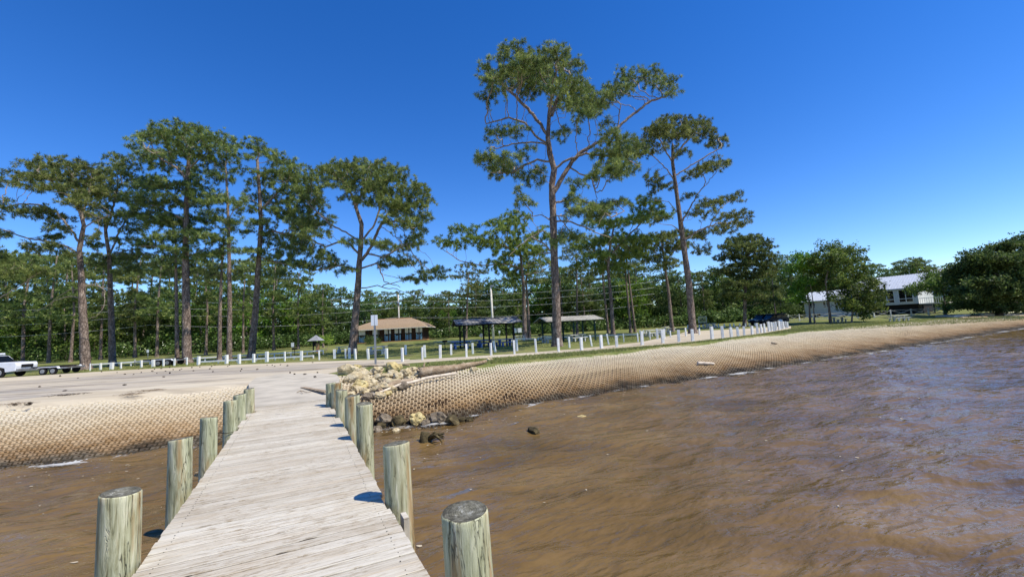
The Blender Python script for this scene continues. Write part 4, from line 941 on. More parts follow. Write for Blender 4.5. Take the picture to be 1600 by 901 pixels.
hero('pine_tree', 'thin dark pine stem pressed against the left of the highest pine in the left group', 'tree', 49,
     [(277, 568), (276, 480), (275, 410), (274, 362)], .26, [], [(262, 350, 20, 8), (285, 358, 15, 8), (260, 400, 20, 8), (288, 418, 18, 8), (268, 430, 18, 7), (248, 418, 15, 7)], M['pine'], 18, D=.5, dens=3.6, K=13, L=.4, w=.038, foli=1, elig=.5)
hero('pine_tree', 'pine with a forked top between the leftmost pine and the highest one', 'tree', 51,
     [(176, 572), (174, 500), (172, 440), (171, 400), (166, 370), (163, 340)], .40, [([(171, 402), (180, 375), (188, 358)], .13), ([(166, 360), (175, 330), (182, 300)], .09), ([(188, 358), (200, 340), (210, 330)], .07), ([(171, 400), (195, 392), (215, 388)], .06), ([(171, 410), (150, 392), (138, 380)], .06)],
     [(180, 248, 15, 7), (200, 258, 17, 8), (165, 262, 11, 7), (188, 275, 22, 9), (165, 292, 20, 9), (205, 292, 20, 9), (180, 312, 24, 9), (215, 318, 18, 8), (155, 328, 18, 8), (200, 338, 20, 8), (170, 350, 18, 7), (215, 358, 15, 7), (198, 378, 20, 7), (150, 385, 15, 7), (218, 400, 18, 8), (180, 408, 20, 8), (152, 415, 15, 7), (205, 425, 18, 8)],
     M['pine'], 19, D=.52, dens=4.4, K=14, L=.42, w=.038, foli=2, elig=.45)
hero('pine_tree', 'leftmost pine with an umbrella crown and long bare limbs drooping left', 'tree', 45,
     [(134, 577), (130, 500), (127, 430), (124, 390), (131, 352), (127, 336)], .48,
     [([(124, 380), (110, 357), (100, 345), (88, 330)], .12), ([(121, 396), (105, 386), (84, 379), (60, 375), (43, 372), (11, 361), (-20, 350)], .12), ([(127, 336), (115, 315), (95, 295), (75, 278)], .10), ([(127, 340), (135, 315), (140, 290)], .10), ([(127, 336), (122, 305), (110, 275)], .08), ([(131, 355), (150, 345), (175, 335)], .06),
      ([(124, 465), (105, 463), (85, 470), (68, 481), (50, 488)], .07), ([(126, 452), (108, 453), (92, 462), (80, 472)], .05), ([(129, 450), (150, 443), (164, 455), (162, 480), (150, 495), (131, 500)], .055), ([(126, 448), (140, 444), (175, 452)], .05), ([(84, 330), (60, 320), (30, 318), (5, 325)], .06), ([(44, 372), (60, 395), (75, 410)], .05)],
     [(96, 256, 24, 6), (60, 263, 22, 7), (30, 275, 18, 8), (10, 288, 14, 10), (124, 262, 20, 8), (144, 273, 18, 9), (108, 280, 26, 9), (74, 282, 24, 9), (45, 292, 18, 8), (160, 285, 13, 8), (126, 298, 24, 9), (92, 300, 18, 8), (148, 306, 18, 9), (122, 318, 22, 8), (66, 334, 26, 8), (90, 342, 13, 7), (30, 334, 12, 6), (6, 318, 13, 7), (2, 336, 10, 6), (145, 342, 14, 7), (88, 358, 14, 6), (70, 388, 20, 5), (90, 372, 12, 5), (148, 372, 14, 7), (4, 370, 13, 7), (40, 385, 12, 5), (105, 400, 12, 6)],
     M['pine'], 21, D=.46, dens=5, K=15, L=.40, w=.034, foli=2, elig=.5)
hero('pine_tree', 'pine leaning in from the left edge with one long pale bare limb', 'tree', 42,
     [(-95, 592), (-92, 480), (-88, 420), (-80, 380)], .42, [([(-88, 520), (-40, 497), (0, 465), (22, 452), (42, 440)], .08), ([(-88, 470), (-45, 440), (-10, 425), (30, 418)], .09)],
     [(30, 412, 20, 8), (50, 420, 20, 8), (5, 405, 20, 9), (-20, 400, 20, 10), (70, 430, 15, 7), (20, 432, 20, 7), (-60, 390, 25, 12), (-40, 370, 25, 12), (-90, 360, 30, 15), (-50, 420, 25, 12)],
     M['pine'], 22, D=.5, dens=4.6, K=14, L=.4, w=.036, foli=2, elig=.3, depth=.5)
# -- right hand side trees
hero('pine_tree', 'dense dark pine right of the two tall pines, standing over the parked cars', 'tree', 72,
     [(1163, 506), (1164, 470), (1166, 430), (1166, 395)], .34, [],
     [(1165, 374, 20, 7), (1148, 386, 20, 8), (1184, 386, 20, 8), (1166, 396, 24, 8), (1138, 404, 18, 9), (1192, 404, 20, 9), (1164, 416, 22, 9), (1202, 422, 12, 8), (1138, 426, 20, 9), (1182, 434, 22, 9), (1155, 446, 22, 9), (1195, 452, 18, 8), (1140, 462, 16, 8), (1172, 466, 20, 8), (1200, 474, 14, 8)],
     M['pine'], 31, D=.6, dens=5.5, K=13, L=.5, w=.055, foli=2, elig=.3, tint0=.35)
def bushy(name, label, y0, trunk, tr, lobes, mat, seed, **kw):
    k = dict(kind='leaf', D=.6, dens=3.2, K=11, L=.16, R_=.42, foli=1, elig=.25); k.update(kw)
    return hero(name, label, 'tree', y0, trunk, tr, [], lobes, mat, seed, **k)
bushy('broadleaf_tree', 'light green broadleaf tree left of the white house', 70, [(1266, 505), (1264, 470), (1256, 435), (1254, 415)], .16, [(1250, 405, 18, 10), (1262, 420, 16, 10), (1240, 425, 14, 10), (1256, 442, 16, 9), (1242, 452, 12, 8), (1268, 450, 11, 8), (1250, 470, 14, 7)], M['leaf_l'], 40)
bushy('broadleaf_tree', 'tall leafy tree with two dark stems in front of the white house', 66, [(1298, 504), (1294, 470), (1290, 440), (1296, 410), (1300, 395)], .20,
      [(1300, 388, 18, 8), (1286, 400, 18, 9), (1318, 394, 20, 9), (1304, 408, 22, 10), (1330, 408, 14, 10), (1284, 420, 16, 9), (1316, 424, 20, 9), (1336, 424, 9, 8), (1298, 436, 18, 7), (1326, 440, 15, 7), (1280, 438, 12, 7), (1345, 420, 14, 9), (1270, 412, 12, 8), (1340, 396, 14, 8), (1312, 452, 12, 5), (1290, 456, 8, 5), (1300, 466, 9, 4), (1322, 462, 10, 5), (1345, 435, 12, 6), (1285, 446, 10, 6)], M['leaf'], 41, tint0=.6)
bushy('broadleaf_tree', 'second stem tree leaning beside the two stemmed one in front of the house', 68, [(1273, 505), (1270, 470), (1266, 440)], .12, [(1272, 425, 13, 7), (1278, 452, 9, 5), (1262, 450, 9, 5)], M['leaf'], 44)
bushy('broadleaf_tree', 'low layered small tree hiding the middle of the white house', 63, [(1330, 501), (1332, 480), (1338, 460)], .12,
      [(1345, 448, 18, 5), (1330, 455, 14, 5), (1362, 452, 16, 5), (1348, 462, 20, 5), (1325, 468, 14, 5), (1368, 464, 14, 4), (1378, 470, 10, 4), (1345, 474, 20, 5), (1320, 482, 12, 6), (1365, 480, 12, 5), (1335, 486, 14, 5), (1310, 470, 8, 5), (1355, 440, 14, 5), (1372, 444, 12, 4), (1382, 458, 10, 4), (1350, 492, 14, 4), (1375, 482, 10, 4)], M['leaf'], 42)
bushy('broadleaf_tree', 'huge dark spreading tree overhanging the far beach at the right edge', 64, [(1560, 489), (1562, 460), (1565, 430), (1570, 405)], .40,
      [(1530, 402, 22, 10), (1555, 393, 22, 9), (1585, 386, 24, 10), (1612, 380, 26, 12), (1510, 418, 22, 10), (1540, 420, 26, 12), (1575, 412, 28, 13), (1605, 408, 28, 14), (1495, 435, 20, 9), (1525, 440, 26, 11), (1560, 438, 28, 12), (1595, 438, 28, 12), (1625, 430, 26, 14), (1505, 458, 22, 9), (1535, 460, 26, 10), (1570, 462, 28, 10), (1605, 462, 28, 10), (1515, 478, 20, 7), (1550, 481, 24, 6), (1585, 482, 26, 6), (1620, 480, 26, 8)],
      M['leaf_d'], 43, dens=4.2, K=12, L=.17, foli=2)
bushy('broadleaf_tree', 'mid green tree left of the huge dark spreading tree, beside the deck of the house', 70, [(1478, 494), (1476, 475), (1474, 455)], .2,
      [(1470, 440, 20, 8), (1490, 430, 16, 9), (1448, 445, 16, 6), (1466, 455, 16, 6), (1438, 452, 12, 5), (1488, 450, 14, 8), (1430, 458, 8, 4), (1425, 448, 8, 4), (1418, 456, 6, 3), (1452, 432, 12, 6), (1490, 470, 12, 9), (1478, 484, 10, 6)], M['leaf'], 45)
bushy('broadleaf_tree', 'edge tree continuing the dark mass beyond the right side', 70, [(1680, 480), (1680, 440), (1680, 400)], .3,
      [(1650, 380, 30, 14), (1690, 370, 35, 16), (1660, 410, 35, 15), (1700, 410, 35, 18), (1650, 440, 32, 14), (1690, 445, 35, 14), (1655, 468, 30, 10), (1700, 470, 35, 10)], M['leaf_d'], 46, dens=2.5)
hero('broadleaf_tree', 'round pale green small tree with curved stems beside the information kiosk', 'tree', 64, [(508, 549), (511, 543), (514, 537)], .06, [([(509, 546), (505, 538), (503, 533)], .04)],
     [(503, 530, 6, 3.2), (512, 526.5, 7, 3), (519, 531, 5, 3.5), (510, 532, 6, 3)], M['leaf_l'], 47, kind='leaf', D=.3, dens=9, K=9, L=.09, R_=.16, foli=1, elig=.2, tip=.008, tint0=.9)
# clipped bush by the building
hero('shrub', 'dark clipped bush against the front of the brown roofed building', 'bush', 74, [(582, 541), (582, 539)], .1, [], [(575, 533.5, 7, 6), (584, 532, 8, 6), (590, 534, 6, 6), (580, 537, 9, 4)], M['leaf_d'], 48, kind='leaf', D=.3, dens=9, K=10, L=.08, R_=.2, foli=1, elig=0, tip=.01)

# -- background woods: five prototypes, copied as individual trees
def proto(kind, seed, H, cw, mat, name, label, group, loc):
    rs = random.Random(seed); lob = []
    if kind == 'pine':
        tk = [(0, 0, 0), (rs.uniform(-.3, .3), 0, H * .5), (rs.uniform(-.4, .4), rs.uniform(-.4, .4), H * .92)]
        for i in range(22):
            z = H * rs.uniform(.34, .97); f = 1.0 - .5 * abs((z / H - .68) / .35) ; a = rs.random() * 6.28; q = cw * f * rs.uniform(.2, 1); lob.append(((math.cos(a) * q, math.sin(a) * q, z), (cw * .42, cw * .42, cw * .2)))
        tr = .26; kw = dict(kind='needle', D=.75, dens=4.0, K=12, L=.6, w=.07, foli=2, elig=.3, hero_=False)
    else:
        tk = [(0, 0, 0), (rs.uniform(-.3, .3), rs.uniform(-.3, .3), H * .4), (rs.uniform(-.6, .6), rs.uniform(-.4, .4), H * .75)]
        for i in range(24):
            z = H * rs.uniform(.12, .95); f = math.sqrt(max(.1, 1 - ((z / H - .5) / .55) ** 2)); a = rs.random() * 6.28; q = cw * f * rs.uniform(.3, 1); lob.append(((math.cos(a) * q, math.sin(a) * q, z), (cw * .42, cw * .42, cw * .28)))
        tr = .22; kw = dict(kind='leaf', D=.8, dens=2.4, K=12, L=.22, R_=.55, foli=1, elig=.1, hero_=False)
    lob = [(np.array(c) + np.array(loc), r) for c, r in lob]; tk = [np.array(p, float) + np.array(loc) for p in tk]
    return make_tree(name, label, 'tree', tk, tr, [], lob, mat, M['bark2'] if kind != 'pine' else M['bark'], seed=seed, group=group, **kw)
LB = {'p': ('tall pine rising above the dense wood behind the lawn', 'pines of the background wood'), 'b': ('mid green broadleaf tree in the dense wood behind the lawn', 'broadleaf trees of the background wood'),
      'd': ('dark leafy tree in the dense wood behind the lawn', 'dark trees of the background wood'), 'l': ('bright yellow green tree in the dense wood behind the lawn', 'bright trees of the background wood')}
SKY = [(-80, 384), (60, 388), (120, 388), (200, 392), (330, 392), (430, 402), (490, 428), (530, 442), (600, 450), (690, 448), (720, 455), (760, 432), (800, 420), (900, 408), (1000, 404), (1095, 418), (1125, 420), (1215, 402), (1245, 392), (1275, 398), (1345, 402), (1365, 396), (1400, 420), (1430, 398), (1470, 402), (1500, 402), (1680, 388)]
def skyy(px): return float(np.interp(px, [a for a, b in SKY], [b for a, b in SKY]))
protos = {}
PH = {'p': 20.0, 'p2': 19.0, 'b': 11.0, 'b2': 12.0, 'd': 11.0, 'l': 9.0}
spots = []
rs = random.Random(5)
px = -110
while px < 1740:
    y = 96 + rs.uniform(-3, 7); spots.append((px + rs.uniform(-8, 8), y, rs.choice(['b', 'b2', 'd', 'l', 'b', 'd']), .48 + .38 * rs.random())); px += rs.uniform(20, 46)
px = -120
while px < 1740:
    y = 109 + rs.uniform(-3, 8); spots.append((px + rs.uniform(-9, 9), y, rs.choice(['p', 'p2', 'b2', 'd', 'p', 'b']), rs.uniform(.80, 1.0))); px += 24
px = -120
while px < 1740:
    y = 124 + rs.uniform(-4, 8); spots.append((px + rs.uniform(-9, 9), y, rs.choice(['p', 'p2', 'p']), rs.uniform(.9, 1.02))); px += 30
for px in (1366, 1428, 1446, 1462, 1245): spots.append((px, 100, 'p', 1.0))
for k_, px in enumerate((-60, -15, 38, 78, 112, 158, 212, 246, 322, 380, 428, 466, 505)): spots.append((px, 74 + (k_ * 7) % 9, 'p' if k_ % 2 else 'p2', .9 + .035 * (k_ % 4)))
for k_, px in enumerate((702, 745, 880, 915, 1000, 1068, 1105, 1215)): spots.append((px, 92 + (k_ * 5) % 7, 'p' if k_ % 2 else 'p2', .95))
def where(px, y, kk):
    zone = 'left of the leftmost pine' if px < 120 else 'behind the left group of pines' if px < 440 else 'around the brown roofed building' if px < 680 else 'behind the mottled roof pavilion' if px < 830 else 'behind the pale roofed pavilion' if px < 960 else 'behind the slim dome crowned pine' if px < 1110 else 'behind the parked cars' if px < 1235 else 'behind the white house' if px < 1480 else 'at the right edge'
    return zone, 'front edge' if y < 104 else 'middle' if y < 119 else 'rear'
ORD = {}
for (px, y, t, fr) in spots:
    if 1235 < px < 1500 and y < 106: y = 113
    ORD.setdefault((t[0],) + where(px, y, t[0]), []).append(px)
for (px, y, t, fr) in spots:
    if 1235 < px < 1500 and y < 106: y = 112 + rs.random() * 4
    g = aty(px, 520, y); x = g[0]; z0 = float(gz(x, y)); ty = skyy(px); top = aty(px, ty, y)[2]; h = (top - z0) * fr
    if h < 4: h = 4
    key = t; sc_ = h / PH[t]
    kk = t[0]; lab, grp = LB[kk]
    zone, rowd = where(px, y, kk); L_ = sorted(ORD.get((kk, zone, rowd), [px])); n_ = min(range(len(L_)), key=lambda q: abs(L_[q] - px))
    o_ = '' if len(L_) < 2 else ', ' + ['first', 'second', 'third', 'fourth', 'fifth', 'sixth', 'seventh', 'eighth', 'ninth', 'tenth', 'eleventh', 'twelfth', 'thirteenth', 'fourteenth', 'fifteenth'][n_] + ' from left'
    lab = {'p': 'tall pine', 'b': 'mid green tree', 'd': 'dark tree', 'l': 'bright green tree'}[kk] + " at wood's " + rowd + ' ' + zone + o_; grp = grp + ', ' + zone + ', ' + rowd
    sc_ = min(sc_, 1.25) if kk != 'p' else sc_
    if key not in protos:
        kind = 'pine' if kk == 'p' else 'leaf'; mt = {'p': M['pine'], 'p2': M['pine'], 'b': M['leaf'], 'b2': M['leaf'], 'd': M['leaf_d'], 'l': M['leaf_l']}[t]
        nm = 'pine_tree' if kk == 'p' else 'broadleaf_tree'
        protos[key] = proto(kind, {'p': 101, 'p2': 108, 'b': 103, 'b2': 104, 'd': 105, 'l': 106}[t], PH[t], {'p': 4.2, 'p2': 3.6, 'b': 4.0, 'b2': 4.6, 'd': 4.4, 'l': 3.8}[t], mt, nm, lab, grp, (x, y, z0))
        protos[key].scale = (sc_,) * 3
    else: copy_tree(protos[key], (x, y, z0), rs.random() * 6.28, sc_, lab, grp)
# undergrowth and the far mass of the wood
def mass(name, label, pts, heights, mat, n, y_j, K=10, L=.28):
    xs = np.interp(RNG.random(n), np.linspace(0, 1, len(pts)), [p[0] for p in pts]); ys = np.interp(xs, [p[0] for p in pts], [p[1] for p in pts]) + RNG.normal(0, y_j, n)
    hh = np.interp(xs, [p[0] for p in pts], heights) * (.72 + .28 * np.sin(xs * .9) * np.sin(xs * .37 + 1)); z = gz(xs, ys) + hh * RNG.random(n) ** .8
    C = np.stack([xs, ys, z], 1); V, Fx, t = leaves(C, C, RNG, K, L, .8); o = npobj(name, V, [Fx], mat, tint=t); tag(o, label, None, None, 'stuff'); return o
mass('undergrowth', 'low tangled bushes along the foot of the wood', [(-150, 92), (-60, 90), (-10, 93), (40, 92), (56, 96)], [2.6, 3.4, 2.2, 3.0, 2.4], M['leaf_d'], 3400, 1.6)
mass('undergrowth', 'dark brush under the trees on the right behind the house', [(50, 104), (90, 104), (160, 104)], [4, 5, 5], M['leaf_d'], 1800, 1.5)
mass('woodland', 'far mass of dark woodland behind the first trees', [(-190, 132), (-80, 134), (0, 136), (80, 136), (190, 134)], [14, 15, 11, 12, 14], M['leaf_d'], 12000, 2.5, 9, .5)

# ------------------------------------------------------------------ white posts
posts = [(120, 569, 579, 3), (140.5, 567.5, 579, 1.5), (157, 567, 578, 2.5), (174.5, 566, 577, 4), (189, 566, 576, 2), (221, 562.5, 574, 2.5), (239.5, 561.5, 573, 3.6), (255.5, 560.5, 572, 2.2), (272.5, 559.5, 571, 2.2), (292, 558, 570, 2), (310, 556.5, 570, 3.6),
         (354, 554, 568, 3.8), (374, 553, 568, 3.4), (396.5, 552.5, 566, 3.2), (417, 549, 565, 4), (445, 549, 564, 2.2), (471, 548, 563, 3.4), (499, 547, 562, 2), (523, 545.5, 560, 3.6), (540, 544.5, 560, 2), (546, 543, 560, 3), (555.5, 544.5, 561, 3), (575.5, 544.5, 561, 3.2), (604, 544, 560, 3.8)]
front = [(629, 543, 565, 3.4), (660, 542, 562.5, 2.4), (688, 538.5, 559.5, 3.6), (729, 537, 558, 3), (767.5, 535.5, 555, 3), (804, 531, 553, 3), (838, 529, 551, 3), (873, 528, 549.5, 3.4), (909, 527, 547, 4), (940, 523, 544, 4), (964, 524, 542, 4), (1003.5, 517, 539, 4), (1036, 515, 536, 3.8), (1061, 515, 534, 4), (1082.5, 514, 532.5, 4),
         (1113, 510, 529.5, 4), (1129.5, 509, 528, 3.8), (1143, 511, 527, 3.6), (1153.5, 510.5, 526, 3.4), (1163, 509.5, 524, 3), (1175.5, 509, 522, 3), (1184, 504.5, 521, 3), (1190, 506, 519.6, 2.4), (1195, 505, 520, 2.4), (1202, 502, 517.5, 3), (1206, 503, 517, 2.4), (1209.5, 503, 517, 2.4), (1213, 502, 516, 2.4), (1218, 501, 515, 2.4), (1221, 502, 514, 2.4), (1224.6, 502, 513.5, 2.4), (1228.6, 502, 512, 2.4), (1231, 502.5, 512, 2)]
back = [(634, 539, 554, 3.6), (664, 539, 558, 3.4), (705, 537.5, 554, 3.2), (739, 535.5, 552.5, 3), (774, 532, 549.5, 3), (808, 530, 548, 3), (890, 526, 543, 2.6), (924.5, 523, 540.5, 2.4), (951, 521, 538, 2.2), (975, 521, 534, 1.6), (997, 520, 534, 2), (1016, 517.5, 530, 1.6), (1027.5, 513, 530, 3), (1038, 514, 529, 3), (1048, 516, 527, 1.8), (1072, 512, 525, 2), (1093, 513, 523, 2)]
far_row = [(1075 + 8 * i + (i % 3), 507.5 - i * .25, 513.8 - i * .35, 1.6) for i in range(14)] + [(1000, 515.5, 521, 2), (1006, 515, 520.5, 2), (1010, 515.5, 521, 1.6)]
def bollard(px, yt, yb, wp, lab, grp, tiltx=0):
    b = atg(px, yb); d = b[1]; w_ = max(.07, wp * d / F); top = aty(px, yt, d); h = min(1.15, max(.45, top[2] - b[2]))
    mb = MB(); z0 = -.2
    mb.box((0, 0, (h + z0) / 2), (w_, w_, h - z0)); o = mb.build('white_post', M['white'], bevel=min(.015, w_ * .12)); o.location = (b[0], b[1], b[2])
    o.rotation_euler = (random.uniform(-.03, .03), tiltx + random.uniform(-.025, .025), random.uniform(-.3, .3)); tag(o, lab, 'post', grp); return o
def nth(n):
    W_ = ['first', 'second', 'third', 'fourth', 'fifth', 'sixth', 'seventh', 'eighth', 'ninth', 'tenth', 'eleventh', 'twelfth', 'thirteenth', 'fourteenth', 'fifteenth', 'sixteenth', 'seventeenth', 'eighteenth', 'nineteenth', 'twentieth']
    return W_[n] if n < 20 else 'twenty ' + W_[n - 20]
for k, (px, a, b, c) in enumerate(posts): bollard(px, a, b, c, ('broad' if c > 3 else 'narrow') + ' short white post, ' + nth(k) + ' from the left along the sandy lot', 'white posts along the sandy lot')
for k, (px, a, b, c) in enumerate(front):
    if k < 22: lab, g = 'white post, ' + nth(k) + ' from the left between the sandy drive and grass verge', 'white posts on the water side of the drive'
    else: lab, g = 'white post, ' + nth(k - 22) + ' from the left in the tight cluster at the bend', 'white posts crowded at the bend of the drive'
    bollard(px, a, b, c, lab, g)
for k, (px, a, b, c) in enumerate(back):
    t = px in (774, 924.5, 951); lab, g = ('leaning white post, ' + nth(k) + ' from the left on the lawn side of the drive', 'leaning white posts on the lawn side') if t else ('white post, ' + nth(k) + ' from the left on the lawn side of the drive', 'white posts on the lawn side of the drive')
    bollard(px, a, b, c, lab, g, -.13 if t else 0)
for k, (px, a, b, c) in enumerate(far_row): bollard(px, a, b, c, 'tiny white post, ' + (nth(k + 3) if k < 14 else nth(k - 14)) + ' from the left at the far edge of the parking area', 'white posts at the far edge of the parking area')

# low rail fences
def rail_fence(p0, p1, ztop, label, n, h_rail=.14, two=False, name='rail_fence'):
    a = at(*p0, ztop); b = at(*p1, ztop); t = thing(name, label, 'fence', (a[0], a[1], 0)); d = b - a; L = float(np.hypot(d[0], d[1])); ang = math.atan2(d[1], d[0])
    mb = MB(); mid = d / 2; zg = [float(gz(a[0] + d[0] * i / n, a[1] + d[1] * i / n)) for i in range(n + 1)]
    mb.box((mid[0], mid[1], ztop - h_rail / 2), (L, .06, h_rail), ang); mb.build('rail', M['white'], t)
    for i in range(n + 1):
        q = d * i / n; m2 = MB(); z0 = zg[i] - .1; m2.box((q[0] + math.sin(ang) * -.07, q[1] + math.cos(ang) * .07, (ztop + z0) / 2), (.1, .1, ztop - z0), ang); m2.build('post', M['white'], t)
rail_fence((112, 570), (505, 546.5), 1.80, 'long low white rail fence behind the left pines, the farther of the two', 14)
rail_fence((311, 564), (489, 554.5), 1.62, 'shorter low white rail nearer the sandy lot behind the left pines', 6)
rail_fence((640, 534.5), (835, 528), 1.75, 'low white rail fence running behind the mottled roof pavilion', 7)
rail_fence((840, 527), (995, 521), 1.72, 'low white rail fence running behind the pale roofed pavilion', 6)

def xfence():
    ps = [(1233, 505.5), (1250, 504.8), (1272, 503.8), (1296, 503), (1341, 501), (1354, 500.5), (1367, 499.5), (1393, 498), (1425, 496.5), (1452, 495.5), (1476, 494.5)]
    P = []
    for k, (x, y) in enumerate(ps): yy = 76 - k * .45; q = aty(x, y, yy); P.append(np.array([q[0], yy, float(gz(q[0], yy))]))
    t = thing('ranch_fence', 'white and grey crossbuck fence in front of the house', 'fence', P[0])
    for i, p in enumerate(P): MB().box(tuple(p - P[0] + np.array((0, 0, .62))), (.16, .16, 1.24)).build('post', M['conc'] if i > 7 else M['white'], t)
    mb = MB()
    for i in range(len(P) - 1):
        a, b = P[i] - P[0], P[i + 1] - P[0]; e = np.array((0, -.06, 0))
        for z0, z1 in ((1.1, 1.1), (.2, .2), (.2, 1.1), (1.1, .2)): mb.tube([tuple(a + e + (0, 0, z0)), tuple(b + e + (0, 0, z1))], .045, 4, smooth=False)
    mb.build('rails', M['conc'], t)
xfence()

# ------------------------------------------------------------------ pavilions
def pavilion(base, roofmat, label, L=5.2, Dp=3.4, rz=R(14), colm='dark', h=2.35, r=.62):
    t = thing('picnic_pavilion', label, 'pavilion', base, rz)
    for x in (0, L / 2, L):
        for y in (0, Dp):
            MB().box((x, y, h / 2), (.16, .16, h)).build('post', M[colm], t); m = MB()
            for dx in (-1, 1):
                if 0 <= x + dx * .6 <= L: m.tube([(x + dx * .08, y, h - .65), (x + dx * .6, y, h - .1)], .05, 4, smooth=False)
            if m.v: m.build('brace', M[colm], t)
    for y in (0, Dp): MB().box((L / 2, y, h + .1), (L + .9, .14, .2)).build('beam', M[colm], t)
    o = .75; eh = h + .12
    mb = MB(); x0, x1 = -.85, L + .85; y0, y1, ym = -o, Dp + o, Dp / 2; th = .07
    for (ya, yb) in ((y0, ym), (y1, ym)):
        mb.add([(x0, ya, eh), (x1, ya, eh), (x1, yb, eh + r), (x0, yb, eh + r), (x0, ya, eh - th), (x1, ya, eh - th), (x1, yb, eh + r - th), (x0, yb, eh + r - th)], [(0, 1, 2, 3), (7, 6, 5, 4), (0, 4, 5, 1), (0, 3, 7, 4), (1, 5, 6, 2)])
    for i in range(18):
        x = x0 + .1 + i * (x1 - x0 - .2) / 17
        for (ya, yb) in ((y0, ym), (y1, ym)): mb.tube([(x, ya, eh + .012), (x, yb, eh + r + .012)], .018, 4, smooth=False)
    mb.build('roof', roofmat, t)
    m = MB()
    for x in np.linspace(x0 + .2, x1 - .2, 9):
        for (ya, yb) in ((y0 + .02, ym), (y1 - .02, ym)): m.tube([(x, ya, eh - th - .05), (x, yb, eh + r - th - .05)], .045, 4, smooth=False)
    m.build('rafters', M[colm], t)
    m = MB(); m.prism([(y0 + .1, eh - th), (y1 - .1, eh - th), (ym, eh + r - th - .02)], x0 + .5, x0 + .56, 'x'); m.prism([(y0 + .1, eh - th), (y1 - .1, eh - th), (ym, eh + r - th - .02)], x1 - .56, x1 - .5, 'x'); m.build('gable', M[colm], t)
    return t
pl = at(726, 545, 1.3); pavilion((pl[0], pl[1], 1.3), M['roofmix'], 'open picnic pavilion with mottled dark and white metal roof over blue tables')
pr = at(866, 536.5, 1.3); pavilion((pr[0], pr[1] + 1.5, 1.3), M['roofpale'], 'open picnic pavilion with pale roof, half behind the tallest pine', L=5.0, colm='teal', h=2.25, r=.5)

def picnic(label, loc, rz, mat, kind='concrete', scale=1.0, group=None):
    t = thing('picnic_table', label, 'picnic table', loc, rz, group); t.scale = (scale,) * 3
    MB().box((0, 0, .74), (1.9, .78, .07)).build('tabletop', mat, t, bevel=.01)
    for y in (-.72, .72): MB().box((0, y, .44), (1.8, .3, .07)).build('bench', mat, t, bevel=.01)
    for x in (-.6, .6):
        m = MB(); m.prism([(-.14, 0), (.14, 0), (.22, .7), (-.22, .7)], x - .07, x + .07, 'x'); m.build('leg', mat, t)
        for y in (-.72, .72): m = MB(); m.box((x, y, .2), (.12, .22, .41)); m.build('bench_leg', mat, t)
    return t
bl = M['tblue']; c, s = math.cos(R(14)), math.sin(R(14))
def onpav(b, u, v): return (b[0] + u * c - v * s, b[1] + u * s + v * c, 1.3)
for k, (u, v, lb) in enumerate([(-.3, .6, 'blue picnic table at the left end under the mottled roof'), (2.3, 1.0, 'blue picnic table in the middle under the mottled roof'), (4.3, .4, 'blue picnic table at the right end under the mottled roof')]): picnic(lb, onpav(pl, u, v), R(14 + k * 7), bl)
prp = (pr[0], pr[1] + 1.5)
for k, (u, v, lb) in enumerate([(.2, 1.5, 'pale picnic table left of the tallest pine under the pale roof'), (2.9, .3, 'white picnic table in the middle under the pale roof')]): picnic(lb, onpav(prp, u, v), R(20), M['conc'])
def tb(px, py, lb, rz=0, sc_=1.0, z=None):
    p = atg(px, py); picnic(lb, (p[0], p[1], p[2]), rz, M['conc'], scale=sc_)
tb(590, 553.5, 'white concrete picnic table behind the tall two panel sign', R(5))
tb(1021, 525.5, 'white concrete picnic table in front of the slim dome crowned pine, nearer left one', R(12))
tb(1037, 522.5, 'white concrete picnic table just right of the nearer one under the pines', R(-8))
tb(1044, 517.5, 'white picnic table farther back behind the pair under the pines', R(20))
tb(812, 532.5, 'white picnic table at the foot of the lower spreading pine', R(10))
tb(1310, 503.2, 'white picnic table on the lawn below the two stemmed tree', R(-2), 1.0)
tb(1405, 501.5, 'white picnic table on the lawn below the windows of the house', R(-5), 1.0)
tb(538, 551, 'pale picnic table in the shade left of the round crowned pine', R(10))
tb(1110, 512.5, 'white table half hidden by the tiny white posts near the olive board', R(10))

def grill(px, py, lb):
    p = at(px, py); t = thing('park_grill', lb, 'grill', (p[0], p[1], 1.3)); MB().tube([(0, 0, -.1), (0, 0, .75)], .04, 8).build('post', M['rubber'], t)
    MB().box((0, 0, .84), (.5, .38, .2)).build('firebox', M['rubber'], t, bevel=.01); m = MB()
    for k in range(6): m.tube([(-.2 + k * .08, -.2, .955), (-.2 + k * .08, .2, .955)], .008, 4)
    m.build('grate', M['rubber'], t)
grill(695.5, 545, 'black park grill left of the mottled roof pavilion'); grill(460.5, 556, 'black park grill on a post left of the kiosk'); grill(1178 * 0 + 844, 533, 'black park grill at the left of the pale roofed pavilion')

